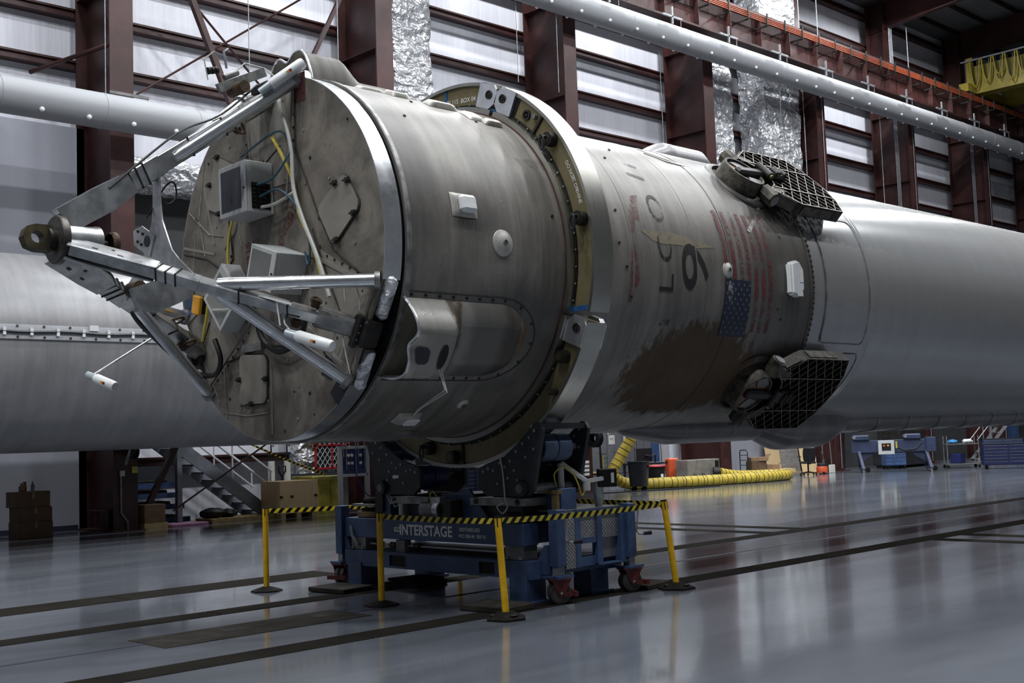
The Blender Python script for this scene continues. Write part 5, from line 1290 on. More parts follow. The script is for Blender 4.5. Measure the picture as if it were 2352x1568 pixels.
# roller cradles (two) that carry the ring
def roller_cradle(s_, label):
    t = thing('roller_cradle', label, 'cradle', (0, 0, 0), 0, 'roller cradles under the handling ring')
    Y = lambda y: y*s_
    pl = [(.50, 1.20), (.62, 1.11), (1.26, 1.11), (1.34, 1.18), (1.50, 1.80), (1.46, 1.87), (1.40, 1.875), (1.30, 1.80), (1.12, 1.66), (.92, 1.53), (.62, 1.45), (.50, 1.40)]
    for x in (2.24, 2.93):
        b = MB(); b.prism([(Y(y), z) for y, z in pl], (x, 0, 0), (0, 1, 0), (0, 0, 1), (.045, 0, 0)); p = b.build('side_plate', 'black_plate', t)
        for y, z in ((.58, 1.37), (.66, 1.40), (.74, 1.38), (.84, 1.46), (.92, 1.42), (1.0, 1.48), (1.1, 1.58), (1.2, 1.66), (1.3, 1.72), (1.38, 1.79), (1.36, 1.60), (1.24, 1.52), (1.06, 1.38), (.96, 1.3), (.8, 1.24), (1.1, 1.28), (1.34, 1.84)):
            MB().cyl((x-.006, Y(y), z), (x+.002, Y(y), z), .016, seg=10).build('bolt', 'galvanised', p)
    b = MB(); b.cyl((2.19, Y(1.18), 1.19), (2.24, Y(1.18), 1.19), .085, seg=24); o = b.build('pivot_boss', 'black_plate', t)
    MB().cyl((2.18, Y(1.18), 1.19), (2.19, Y(1.18), 1.19), .048, seg=20).build('pivot_cap', 'steel_grey', o)
    MB().cyl((2.285, Y(1.2), 1.19), (2.93, Y(1.2), 1.19), .05, seg=16).build('pivot_shaft', 'galvanised', t)
    for yy, zz in ((1.30, 1.61), (.72, 1.30)):
        for x0 in (2.345, 2.56):
            b = MB(); b.lathe([(.03, x0), (.135, x0), (.145, x0+.01), (.145, x0+.19), (.135, x0+.2), (.03, x0+.2)], (0, Y(yy), zz), EX, 36); b.build('roller', 'roller_blue' if yy > 1 else 'dark_navy', t)
        MB().cyl((2.285, Y(yy), zz), (2.93, Y(yy), zz), .03, seg=12).build('roller_axle', 'galvanised', t)
    b = MB(); b.bx(2.285, 2.93, min(Y(1.40), Y(1.47)), max(Y(1.40), Y(1.47)), 1.80, 1.86); b.build('tie_bar', 'black_plate', t)
    return t
c1 = roller_cradle(-1, 'black roller cradle with blue rollers beside the control column, right of the pair')
c2 = roller_cradle(1, 'black roller cradle in shadow, left of the pair under the ring')
b = MB(); b.bx(2.233, 2.24, .88, .99, 1.30, 1.335); b.build('maker_plate', 'paper', c2)
cable_ = lambda label, pts, r, mat: setattr(cable(label, [(p[0], p[1], p[2]-AXZ) for p in pts], r, mat), 'name', 'cable')
cable_('grey cord hanging over the right cradle plate with a coil', [(2.22, -.86, 1.55), (2.22, -.9, 1.4), (2.22, -.92, 1.2), (2.22, -.93, 1.06), (2.2, -.98, 1.0), (2.2, -.9, .93), (2.2, -.82, 1.0), (2.2, -.92, 1.04)], .008, 'cable_white')
# monitor arm on the control column
t = thing('control_screen', 'black control screen on a jointed pale arm above the cart', 'screen', (2.74, -1.26, 1.17))
MB().cyl((0, 0, 0), (0, 0, .26), .035, seg=14).build('post', 'enclosure_grey', t)
b = MB(); b.beam((0, 0, .27), (.26, -.12, .06), .06, .05, up=(0, 0, 1), bev=.01); b.build('upper_arm', 'enclosure_grey', t)
MB().cyl((.27, -.12, -.04), (.27, -.12, .08), .04, seg=14).build('elbow', 'enclosure_grey', t)
b = MB(); b.beam((.27, -.12, .06), (.48, -.16, .08), .045, .04); b.build('fore_arm', 'enclosure_grey', t)
b = MB(); b.box((.62, -.10, .08), (.22, .06, .2), Matrix.Rotation(-.5, 3, 'Z'), .01); sc_ = b.build('screen', 'black_plastic', t)
b = MB(); b.box((.66, -.145, .08), (.035, .02, .11), Matrix.Rotation(-.5, 3, 'Z')); b.build('screen_label', 'paper', sc_)
cable_('yellow cable curling at the base of the monitor arm', [(2.66, -1.26, 1.2), (2.6, -1.3, 1.33), (2.72, -1.33, 1.4), (2.84, -1.34, 1.32), (2.9, -1.36, 1.2), (2.95, -1.36, 1.08), (3.0, -1.38, 1.16)], .009, 'cable_yellow')
t = thing('wrapped_bottle', 'bottle wrapped in clear plastic standing on the cart step', 'bottle', (3.3, -1.28, .945))
MB().lathe([(.001, 0), (.04, 0), (.055, .06), (.06, .2), (.045, .3), (.001, .3)], (0, 0, 0), (0, 0, 1), 14).build('body', 'clear_plastic', t)

# steel pads on the rails round the cart
def pad(label, cx_, cy_, w_, l_, h, ang=0.0, z0=.004):
    o = MB(); o.box((0, 0, h/2+z0), (l_, w_, h), None, .008); p = o.build('track_pad', 'steel_plate'); p.location = (cx_, cy_, 0); p.rotation_euler = (0, 0, ang)
    return tag(p, label, 'track pad')
pad('flat steel track pad left of the cart on the far rail', 1.86, 1.55, .62, .48, .055, .1)
pad('flat steel track pad left of the cart on the near rail', 1.80, -1.2, .62, .46, .06, .1)
pad('flat steel track pad right of the rear caster', 3.95, -1.36, .34, .55, .05, .2)
pad('stacked steel track pad under the cart, lower one', 2.75, 1.25, .55, .55, .04, .15); pad('stacked steel track pad under the cart, upper one', 2.78, 1.28, .5, .5, .035, -.1, .0445)
pad('ribbed steel ramp plate behind the cart', 4.3, 1.95, .3, .75, .10, .0)

# ================================================================== STANCHIONS AND HAZARD BELTS
def stanchion(label, x, y, h, lean=(0, 0), octo=True):
    t = thing('barrier_post', label, 'barrier post', (x, y, 0), random.random()*.6, 'yellow barrier posts')
    b = MB()
    if octo: b.lathe([(.001, .055), (.06, .055), (.13, .035), (.185, .015), (.19, 0), (.001, 0)], (0, 0, 0), (0, 0, 1), 8)
    else: b.lathe([(.001, .075), (.08, .075), (.16, .04), (.21, .02), (.21, 0), (.001, 0)], (0, 0, 0), (0, 0, 1), 6)
    bs = b.build('base', 'black_rubber', t, angle=25)
    if not octo:
        for a in (.4, 2.5, 4.6): MB().ball((.12*cos(a), .12*sin(a), .05), .045, 2, (1.2, .8, .4)).build('hand_grip', 'black_plastic', bs)
    top = (lean[0], lean[1], h)
    b = MB(); b.tube([(0, 0, .045), top], .034, 18); b.build('pole', 'post_yellow', t)
    d = Vector(top).normalized()
    for a in (0, PI/2, PI, -PI/2):
        c = Vector(top)-d*.09+Vector((cos(a+.6)*.034, sin(a+.6)*.034, 0)); b = MB(); b.tube([c, c+d*.085], .006, 5); b.build('slot', 'black_plastic', t)
    b = MB(); b.tube([Vector(top)-d*.004, Vector(top)+d*.012], .036, 18); b.build('cap', 'black_plastic' , t)
    return Vector((x, y, 0))+Vector((lean[0], lean[1], h))
P1 = stanchion('yellow barrier post standing alone left of the cart', 1.36, 2.36, .985)
P2 = stanchion('yellow barrier post in front of the left cart leg', 1.34, .10, .975)
P3 = stanchion('nearest yellow barrier post, in front of the right cart leg', 1.39, -1.76, .965, (-.02, .05), False)
P4 = stanchion('yellow barrier post to the right of the cart', 3.99, -1.76, .965, (-.02, .10), False)
P5 = stanchion('yellow barrier post half hidden behind the cart', 4.25, .28, .96)
P6 = stanchion('yellow barrier post hidden behind the far side of the cart', 4.25, 2.15, .96)
def belt(label, a, c, sag=.03):
    a = a-Vector((0, 0, .035)); c = c-Vector((0, 0, .035)); d = (c-a); L = d.length; dn = d.normalized(); a = a+dn*.05; c = c-dn*.05; d = c-a
    b = MB(); n = 24; nn = Vector((-dn.y, dn.x, 0))*.0008
    def pt(u, v): return a+d*u+Vector((0, 0, (v-.5)*.056-sag*4*u*(1-u)))
    g = b.grid(pt, n, 1)
    uvl = b.bm.loops.layers.uv.new('UVMap'); idx = {}
    for i in range(n+1):
        for j in range(2): idx[g[i][j]] = (L*i/n, j)
    for f in b.bm.faces:
        for l in f.loops: l[uvl].uv = idx[l.vert]
    bmesh.ops.solidify(b.bm, geom=list(b.bm.faces), thickness=.0015)
    o = b.build('hazard_belt', 'hazard_belt'); return tag(o, label, 'barrier tape')
belt('yellow and black striped belt along the front of the cart', P2, P3, .012)
belt('yellow and black striped belt along the right side of the cart', P3, P4, .02)
belt('yellow and black striped belt behind the right end of the cart', P4, P5, .0)
belt('yellow and black striped belt from the left post to the far side', P1, P6, .02)
belt('striped belt across the back of the cart between hidden posts', P6, P5, .01)
belt('striped tape sloping from the stair down to the yellow bin', Vector((8.2, 15.23, 2.26)), Vector((10.9, 14.62, 1.0)), .05)
# ================================================================== BACKGROUND THINGS
def part(name, mat, par, *boxes, **kw):
    b = MB()
    for bx_ in boxes: b.bx(*bx_, **kw)
    return b.build(name, mat, par)
# cardboard boxes by the white wall
def carton(label, x, y, z, w_, d_, h, rz):
    t = thing('cardboard_box', label, 'box', (x, y, z), rz, 'cartons stacked by the white wall')
    part('body', 'cardboard_dark', t, (-w_/2, w_/2, -d_/2, d_/2, 0, h), bev=.006)
    part('flap_seam', 'cardboard', t, (-w_/2, w_/2, -.015, .015, h-.002, h+.003)); part('packing_tape', 'cardboard', t, (-.03, .03, -d_/2-.002, d_/2+.002, h-.14, h+.004))
carton('bottom brown carton of the stack by the white wall', 3.72, 15.02, 0, .72, .5, .345, .05)
carton('middle brown carton of the stack by the white wall', 3.72, 15.02, .349, .70, .5, .29, .0)
carton('top brown carton of the stack by the white wall', 3.67, 15.03, .643, .72, .5, .32, .03)
def bottle(label, x, y, z, mat, h=.2, r=.045, cap='red_paint'):
    t = thing('bottle', label, 'bottle', (x, y, z), 0, 'bottles on the cartons')
    MB().lathe([(.001, 0), (r, 0), (r, h*.6), (r*.4, h*.8), (r*.4, h*.9), (.001, h*.9)], (0, 0, 0), (0, 0, 1), 14).build('body', mat, t)
    MB().cyl((0, 0, h*.9), (0, 0, h), r*.42, seg=12).build('cap', cap, t)
bottle('tan jug on the carton stack', 3.50, 14.95, .97, 'cardboard', .17, .06, 'black_plastic'); bottle('clear bottle with orange cap on the carton stack', 3.75, 15.0, .97, 'glass_pale', .20, .04, 'orange_plastic')
t = thing('jug', 'second tan jug with tall neck on the carton stack', 'jug', (3.60, 15.1, .97)); part('body', 'cardboard', t, (-.05, .05, -.05, .05, 0, .11), (.0, .05, -.03, .03, .11, .2))
# fittings on the left column
t = thing('hose_reel', 'black hose reel hanging on the left column under the far stage', 'reel', (5.62, 14.36, 1.72))
MB().lathe([(.08, -.08), (.16, -.08), (.17, -.06), (.12, -.03), (.12, .03), (.17, .06), (.16, .08), (.08, .08)], (0, -.1, 0), EX, 24).build('drum', 'black_plastic', t); part('bracket', 'black_plate', t, (-.03, .03, -.1, .22, -.1, .2))
MB().tube([(-.1, -.2, .05), (-.16, -.22, -.1), (-.2, -.18, -.28)], .03, 8).build('nozzle', 'steel_grey', t)
t = thing('outlet_box', 'grey outlet with conduit running down the left column', 'outlet', (5.52, 14.58, 1.25)); part('box', 'enclosure_grey', t, (-.05, .05, -.05, .0, -.06, .06)); MB().tube([(-.03, -.02, -.06), (-.03, -.02, -.85), (.12, -.02, -1.05), (.12, -.02, -1.24)], .018, 8).build('conduit', 'galvanised', t)
t = thing('yellow_notice', 'yellow notice plate at the right edge of the left column', 'sign', (5.82, 14.58, 1.32)); part('plate', 'bin_yellow', t, (-.07, .07, -.012, 0, -.07, .07))
t = thing('column_shelf', 'dark red bracket shelf at the foot of the left column', 'shelf', (5.3, 15.0, .46)); part('top', 'red_steel', t, (-.25, .2, -.3, .3, 0, .04)); part('gusset', 'red_steel', t, (.1, .2, -.02, .02, -.45, 0), (-.2, -.1, -.02, .02, -.3, 0))
# stair behind the left column
st = thing('metal_stair', 'grey metal stair with open treads and white handrails behind the left column', 'stair', (0, 0, 0))
for y in (15.25, 16.1):
    b = MB(); b.beam((9.75, y, .0), (6.2, y, 2.55), .05, .30, up=(0, 0, 1)); b.build('stringer', 'stair_grey', st)
for k in range(14):
    x = 9.55-k*.27; z = .18+k*.194
    part('tread', 'stair_grey', st, (x-.16, x+.14, 15.28, 16.08, z-.02, z+.02))
for y in (15.25, 16.1):
    for dz in (.62, 1.0):
        b = MB(); b.tube([(9.75, y, .1+dz), (6.2, y, 2.65+dz)], .024, 8); b.build('handrail', 'white_paint', st)
    for k in range(4):
        x = 9.7-k*1.05; z = .1+(9.75-x)*.718
        MB().tube([(x, y, z), (x, y, z+1.0)], .02, 8).build('baluster', 'white_paint', st)
part('post', 'stair_grey', st, (7.18, 7.3, 15.2, 15.32, 0, 2.0)); part('post_foot', 'stair_grey', st, (7.1, 7.4, 15.1, 15.42, 0, .04))
# clutter under the stair: stacked blue trays, pallets, wraps
for k, (x, z, w_, m_, lb) in enumerate(((6.9, .05, 1.5, 'navy_paint', 'lowest blue steel tray stacked under the stair'), (6.8, .36, 1.4, 'navy_paint', 'second blue steel tray stacked under the stair'), (6.75, .62, 1.3, 'navy_paint', 'third blue steel tray stacked under the stair'), (6.7, .86, 1.5, 'cart_blue', 'top blue steel tray stacked under the stair'))):
    t = thing('steel_tray', lb, 'tray', (x, 15.9, z), 0, 'blue trays under the stair'); part('deck', m_, t, (-w_/2, w_/2, -.4, .4, 0, .05)); part('rim', m_, t, (-w_/2, w_/2, -.42, -.38, 0, .12)); part('load', 'dark_steel', t, (-w_*.4, w_*.3, -.3, .3, .05, .18), bev=.02)
for x, y, lb in ((8.15, 15.0, 'wooden pallet with black wrapped parts under the stair'), (9.0, 15.0, 'small wooden pallet at the stair foot')):
    t = thing('wooden_pallet', lb, 'pallet', (x, y, 0))
    for s_ in (-.35, 0, .35): part('bearer', 'lumber', t, (-.42, .42, s_-.03, s_+.03, 0, .09))
    for k in range(5): part('deck_board', 'lumber', t, (-.42+k*.18, -.30+k*.18, -.4, .4, .09, .11))
random.seed(5)
for x, y, s_, lb in ((7.95, 15.0, .2, 'black plastic wrapped bundle on the pallet'), (8.35, 15.0, .16, 'smaller black wrapped bundle on the pallet')):
    b = MB(); b.ball((0, 0, 0), s_, 3, (1.6, 1.2, .6))
    for v in b.bm.verts: v.co += Vector((random.random()-.5, random.random()-.5, random.random()-.5))*.03
    o = b.build('wrapped_bundle', 'black_plastic', angle=60); o.location = (x, y, .11+s_*.58); tag(o, lb, 'bundle')
for (x, y, w_, h, m_, lb, nm) in ((6.25, 14.75, .5, .4, 'cardboard', 'small carton on a timber block right of the left column', 'carton'), (7.2, 14.9, .9, .06, 'pink_foam', 'pink foam sheet lying under the stair', 'foam_sheet')):
    o = part(nm, m_, None, (x-w_/2, x+w_/2, y-.25, y+.25, .14 if h > .1 else .0, (.14 if h > .1 else 0)+h), bev=.01); tag(o, lb, 'carton' if h > .1 else 'foam sheet')
o = part('timber_block', 'lumber', None, (6.0, 6.55, 14.5, 15.0, 0, .138)); tag(o, 'timber block on the floor right of the left column', 'timber')
# plywood crate
t = thing('plywood_crate', 'plywood crate on skids right of the stair foot', 'crate', (9.88, 14.74, 0), -.05)
part('front_panel', 'plywood', t, (-.5, .5, -.48, -.46, .12, .86)); part('side_panel', 'plywood', t, (-.52, -.5, -.48, .42, .12, .86)); part('side_panel', 'plywood', t, (.5, .52, -.48, .42, .12, .86)); part('back_panel', 'plywood', t, (-.5, .5, .42, .44, .12, .86)); part('lid', 'plywood', t, (-.52, .52, -.48, .44, .86, .88))
for x in (-.42, 0, .42): part('skid', 'lumber', t, (x-.06, x+.06, -.46, .42, 0, .12))
for x in (-.49, -.2, .46): part('corner_clip', 'dark_steel', t, (x-.04, x+.04, -.49, -.48, .48, .54))
# yellow pallet bin
t = thing('pallet_bin', 'tall yellow plastic bin between the crate and the gauge panel', 'bin', (10.86, 15.0, 0))
b = MB(); b.prism([(-.36, 0), (.36, 0), (.40, .92), (-.40, .92)], (0, -.4, 0), (1, 0, 0), (0, 0, 1), (0, .8, 0)); b.build('tub', 'bin_yellow', t)
part('rim', 'bin_yellow', t, (-.43, .43, -.44, .44, .84, .95), bev=.02)
for x in (-.22, .2): part('rib', 'bin_yellow', t, (x-.03, x+.03, -.42, -.40, .3, .84))
part('label', 'red_sign', t, (-.36, -.28, -.43, -.405, .72, .82))
# gas gauge panel
t = thing('gauge_panel', 'tall white frame with dark blue gauge panel beside the cart', 'gauge panel', (11.36, 14.1, 0), -.12)
for x in (-.38, .38): part('upright', 'enclosure_grey', t, (x-.05, x+.05, -.05, .05, 0, 1.66))
part('top_rail', 'enclosure_grey', t, (-.38, .38, -.05, .05, 1.59, 1.66)); part('shelf_rail', 'enclosure_grey', t, (-.38, .38, -.05, .05, .91, .98))
pn = part('panel', 'dark_navy', t, (-.34, .34, -.045, -.02, .98, 1.59))
for x, z in ((-.17, 1.43), (-.07, 1.43), (.17, 1.43), (-.17, 1.24), (-.07, 1.24), (.17, 1.24)): MB().cyl((x, -.045, z), (x, -.075, z), .038, seg=16).build('gauge', 'paper', pn)
for x, z0, z1 in ((-.24, 1.08, 1.78), (.03, 1.0, 1.84), (.1, 1.38, 1.8), (.28, 1.1, 1.82), (-.31, 1.4, 1.8)): MB().tube([(x, -.08, z0), (x, -.08, z1)], .013, 6).build('pipe', 'galvanised', pn)
MB().tube([(.03, -.06, 1.02), (.07, -.1, .8), (.25, -.1, .5), (.5, -.15, .3)], .013, 6).build('hose', 'hose_blue', t)
# red guarded filter opening in a foil box behind
t = thing('filter_box', 'foil wrapped box with a red framed mesh opening behind the gauge panel', 'vent', (11.5, 16.0, 1.0))
part('box', 'foil', t, (-.6, 1.0, -.2, .35, 0, 1.5)); part('dark_filter', 'dark_green', t, (-.1, .9, -.23, -.2, .12, 1.4))
for k in range(14):
    for s_ in (-1, 1):
        x0 = -.9+k*.15; b = MB(); a = Vector((max(-.1, min(.9, x0)), -.24, .12)); L = 1.28
        p0 = Vector((x0, -.245, .12)); p1 = Vector((x0+L*.75*s_+ (L*.75 if s_ < 0 else 0), -.245, 1.4)) if s_ > 0 else Vector((x0+.0, -.245, 1.4))
        q0 = Vector((x0, -.245, .12)) if s_ > 0 else Vector((x0+L*.75, -.245, .12)); q1 = Vector((x0+L*.75, -.245, 1.4)) if s_ > 0 else Vector((x0, -.245, 1.4))
        # clip to the opening
        def cl(u): return q0+(q1-q0)*u
        us = [u/40 for u in range(41) if -.1 <= cl(u/40).x <= .9]
        if len(us) < 3: continue
        b.beam(cl(us[0]), cl(us[-1]), .014, .01, up=(0, 1, 0)); b.build('mesh_wire', 'white_paint', t, smooth=False)
for bx_ in ((-.13, -.08, -.26, -.22, .1, 1.45), (.88, .93, -.26, -.22, .1, 1.45), (.38, .43, -.26, -.22, .1, 1.45), (-.13, .93, -.26, -.22, .08, .13), (-.13, .93, -.26, -.22, .68, .72)): part('frame_bar', 'red_paint', t, bx_)
# white bollard pipes and pallet jack
for x, y, lb in ((10.15, 15.9, 'white standing pipe with dark flange above the crate, left of two'), (10.62, 15.9, 'white standing pipe with dark flange above the crate, right of two')):
    t = thing('standing_pipe', lb, 'pipe', (x, y, 0), 0, 'white standing pipes'); MB().cyl((0, 0, 0), (0, 0, 1.35), .085, seg=18).build('pipe', 'pipe_white', t)
    MB().cyl((0, 0, 1.35), (0, 0, 1.5), .06, seg=14).build('neck', 'black_plate', t); MB().cyl((0, 0, 1.5), (0, 0, 1.56), .10, seg=18).build('flange', 'black_plate', t); MB().tube([(0, 0, 1.56), (0, 0, 1.75), (.08, 0, 1.72)], .02, 6).build('valve', 'black_plate', t)
t = thing('pallet_jack', 'black pallet jack handle rising behind the plywood crate', 'pallet jack', (10.2, 15.5, 0)); MB().tube([(0, 0, .2), (0, 0, .95), (-.1, 0, 1.1), (-.1, 0, 1.22), (.1, 0, 1.22), (.1, 0, 1.1), (0, 0, .95)], .02, 6).build('handle', 'black_plastic', t); part('pump', 'red_paint', t, (-.12, .12, -.12, .12, .06, .3)); part('fork', 'red_paint', t, (-.27, -.12, 0, .3, .05, .1), (.12, .27, 0, .3, .05, .1)); MB().cyl((-.06, 0, .08), (.06, 0, .08), .08, seg=16).build('wheel', 'black_rubber', t)
# navy tool chest behind the cradles
def tool_chest(label, x, y, w_, d_, h, rows, mat, rz=0.0, wheel=True, face=-1):
    t = thing('tool_chest', label, 'tool chest', (x, y, 0), rz); z0 = .14 if wheel else .02
    part('carcass', mat, t, (-w_/2, w_/2, -d_/2, d_/2, z0, h), bev=.01)
    part('top', 'black_plate', t, (-w_/2-.01, w_/2+.01, -d_/2-.01, d_/2+.01, h, h+.025))
    for cx_ in (-w_/4, w_/4):
        for k in range(rows):
            hh = (h-z0-.06)/rows; dr = part('drawer', mat, t, (cx_-w_/4+.015, cx_+w_/4-.015, -d_/2-.015, -d_/2, z0+.03+k*hh+.008, z0+.03+(k+1)*hh-.008)); part('pull', 'galvanised', dr, (cx_-w_/4+.03, cx_+w_/4-.03, -d_/2-.03, -d_/2-.015, z0+.03+(k+1)*hh-.022, z0+.03+(k+1)*hh-.012))
    if wheel:
        for sx in (-.42, .42):
            for sy in (-.38, .38): MB().cyl((w_*sx-.02, d_*sy, .07), (w_*sx+.02, d_*sy, .07), .07, seg=16).build('caster', 'black_rubber', t)
    return t
tool_chest('dark navy tool chest seen between the two roller cradles', 14.75, 13.7, 1.75, .6, .93, 7, 'dark_navy')
for k, (dx, m_) in enumerate(((-.3, 'white_wrap'), (.1, 'steel_grey'), (.5, 'white_wrap'))):
    o = MB().ball((0, 0, 0), .12, 2, (1.6, 1, .4)).build('rag', m_, angle=60); o.location = (14.75+dx, 13.6, .998); tag(o, ['crumpled white rag on the left of the navy tool chest', 'grey cloth on the middle of the navy tool chest', 'crumpled white rag on the right of the navy tool chest'][k], 'rag')
# things on the third column
t = thing('reel_stand', 'black air hose reel with hanging hoses on the column right of the cradle', 'hose reel', (20.55, 14.45, 0))
MB().lathe([(.12, -.1), (.26, -.1), (.28, -.08), (.2, -.04), (.2, .04), (.28, .08), (.26, .1), (.12, .1)], (0, -.1, 1.62), EX, 24).build('drum', 'black_plastic', t); MB().tube([(.1, -.2, 1.5), (.1, -.22, .9), (.12, -.22, .3)], .03, 6).build('hose', 'black_plastic', t); MB().tube([(.2, -.2, 1.1), (.22, -.2, .3)], .02, 6).build('cord', 'cable_yellow', t)
for k in range(4):
    o = part('white_cup', 'paper', None, (20.0, 20.2, 14.3, 14.5, .52+k*.12, .60+k*.12)); tag(o, 'white square pack on the column rack, number %s from the bottom' % ('first', 'second', 'third', 'fourth')[k], 'pack', 'white packs on the column rack')
t = thing('pack_rack', 'narrow black rack holding white packs on the column', 'rack', (20.1, 14.4, 0)); part('back', 'black_plate', t, (-.12, .12, .1, .12, .4, 1.1)); part('shelf', 'black_plate', t, *[(-.12, .12, -.1, .1, .49+k*.12, .515+k*.12) for k in range(4)])
# lockers in the annex
LX = 30.6
for k in range(4):
    t = thing('locker', ['grey double door locker, leftmost of the row in the annex', 'grey double door locker with a PPE notice, second in the row', 'grey double door locker with a notice, third in the row', 'grey double door locker, last in the row behind the hose'][k], 'locker', (LX+.48+k*.96, 23.9, 0), 0, 'grey annex lockers')
    part('body', 'locker_grey', t, (-.475, .475, -.22, .3, 0, 2.0))
    for s_ in (-1, 1):
        d_ = part('door', 'locker_grey', t, (min(.01*s_, .46*s_), max(.01*s_, .46*s_), -.245, -.225, .08, 1.96)); MB().cyl((.06*s_, -.245, 1.0), (.06*s_, -.275, 1.0), .035, seg=12).build('handle', 'galvanised', d_)
    part('tag', 'paper', t, (-.42, -.32, -.25, -.245, 1.72, 1.78))
    if k in (1, 2):
        nt = part('notice', 'paper', t, (-.36, .02, -.252, -.246, 1.30, 1.68)); text_flat('lettering', 'PPE', .15, 'ink', nt, (-.17, -.254, 1.5), (1, 0, 0), (0, 0, 1))
t = thing('board', 'white board with brown shelf behind the monitor in the annex', 'board', (36.0, 24.4, 0)); part('panel', 'white_paint', t, (-1.0, 1.2, -.03, 0, .2, 2.4)); part('shelf', 'rusty_steel', t, (-.9, .1, -.3, -.03, 1.45, 1.52)); MB().tube([(-.2, -.2, .3), (-.2, -.2, 2.3)], .02).build('pole', 'steel_grey', t)
t = thing('partition', 'blue partition panel beside the lockers', 'partition', (34.9, 23.9, 0)); part('panel', 'cart_blue', t, (-.35, .35, -.05, .05, .02, 2.2)); part('frame', 'white_paint', t, (-.4, -.35, -.06, .06, 0, 2.25))
# green platform cart
def platform_cart(name, label, x, y, w_, d_, mat, rz=0.0, bars=3, hh=.85, zt=.24):
    t = thing(name, label, 'platform cart', (x, y, 0), rz)
    part('deck', 'lumber', t, (-w_/2, w_/2, -d_/2, d_/2, zt-.05, zt))
    part('side_board', 'lumber', t, (-w_/2, w_/2, -d_/2-.02, -d_/2, zt-.14, zt-.05))
    pts = [(-w_/2+.03, -d_/2+.05, zt), (-w_/2+.03, -d_/2+.05, hh-.08), (-w_/2+.03, -d_/2+.12, hh), (-w_/2+.03, d_/2-.12, hh), (-w_/2+.03, d_/2-.05, hh-.08), (-w_/2+.03, d_/2-.05, zt)]
    MB().tube(pts, .02, 8).build('handle', mat, t)
    for k in range(bars):
        z = zt+(hh-zt)*(k+1)/(bars+1); MB().tube([(-w_/2+.03, -d_/2+.05, z), (-w_/2+.03, d_/2-.05, z)], .014, 6).build('handle_bar', mat, t)
    for sx in (-1, 1):
        for sy in (-1, 1):
            c = MB(); c.lathe([(.03, -.025), (.085, -.025), (.1, -.015), (.1, .015), (.085, .025), (.03, .025)], (sx*(w_/2-.18), sy*(d_/2-.1), .1), (0, 1, 0), 20); wh = c.build('wheel', 'black_rubber', t); MB().cyl((sx*(w_/2-.18), sy*(d_/2-.1)-.03, .1), (sx*(w_/2-.18), sy*(d_/2-.1)+.03, .1), .035, seg=12).build('hub', 'galvanised', wh)
    return t
platform_cart('platform_cart', 'wooden platform cart with a green tube handle by the lockers', 29.2, 22.4, 1.2, .62, 'green_paint', R(155), 3, .95)
# trash can
t = thing('trash_can', 'tall dark grey wheeled trash can in front of the yellow hose', 'trash can', (21.45, 13.45, 0), .5)
b = MB(); b.grid(lambda u, v: Vector(((.245+.045*u)*max(-1, min(1, 1.25*cos(2*PI*v))), (.245+.045*u)*max(-1, min(1, 1.25*sin(2*PI*v))), .14+.72*u)), 6, 32); b.build('tub', 'black_plate', t, angle=50)
b = MB(); b.tube([((.295)*max(-1, min(1, 1.25*cos(2*PI*k/32))), .295*max(-1, min(1, 1.25*sin(2*PI*k/32))), .865) for k in range(33)], .022, 6); b.build('rim', 'black_plastic', t)
part('bottom', 'black_plate', t, (-.2, .2, -.2, .2, .13, .15)); part('handle', 'black_plastic', t, (-.08, .08, -.32, -.27, .68, .76))
for sx in (-.15, .15):
    for sy in (-.15, .15): MB().cyl((sx-.02, sy, .06), (sx+.02, sy, .06), .06, seg=12).cyl((sx, sy, .06), (sx, sy, .14), .02, seg=6).build('caster', 'black_rubber', t)
# yellow ribbed air hose
def hose(label, pts, r, n=6):
    P = [Vector(p) for p in pts]; L = []
    for i in range(len(P)-1):
        p0, p1, p2, p3 = P[max(i-1, 0)], P[i], P[i+1], P[min(i+2, len(P)-1)]
        for k in range(n*3):
            u = k/(n*3); L.append(.5*((2*p1)+(p2-p0)*u+(2*p0-5*p1+4*p2-p3)*u*u+(3*p1-p0-3*p2+p3)*u**3))
    L.append(P[-1])
    t = thing('air_hose', label, 'hose', (0, 0, 0))
    acc = 0; rad = []; nxt = 0; rings = []
    D = [0]
    for i in range(1, len(L)): D.append(D[-1]+(L[i]-L[i-1]).length)
    rad = [r*(1+.035*abs(sin(PI*d/.16))) for d in D]
    MB().tube(L, rad, 20).build('hose_body', 'post_yellow_dull', t, angle=60)
    s_ = .12
    import bisect
    while s_ < D[-1]-.05:
        i = min(len(L)-2, max(1, bisect.bisect(D, s_))); tg = (L[i+1]-L[i-1]).normalized()
        MB().lathe([(r*1.0, -.012), (r*1.055, -.008), (r*1.055, .008), (r*1.0, .012)], L[i], tg, 20).build('wire_rib', 'black_plate', t); s_ += .19
    return t

hose('yellow ribbed air hose snaking along the floor and up to the booster belly', [(25.95, 13.78, .33), (26.7, 13.7, .22), (27.7, 13.55, .17), (28.35, 13.1, .17), (28.1, 12.6, .17), (26.8, 12.45, .17), (24.8, 12.85, .17), (23.0, 13.5, .17), (21.9, 14.2, .18), (21.3, 14.35, .5), (21.5, 14.2, 1.0), (21.85, 13.9, 1.75), (22.1, 13.6, 2.6)], .165)
o = MB().tube([(24.0, 12.35, .01), (22.8, 12.6, .012), (21.6, 12.9, .012), (20.6, 13.3, .012), (19.6, 13.9, .012), (18.5, 14.2, .012)], .02, 5).build('floor_cable', 'cable_black'); tag(o, 'black cable lying on the floor beside the trash can', 'cable')
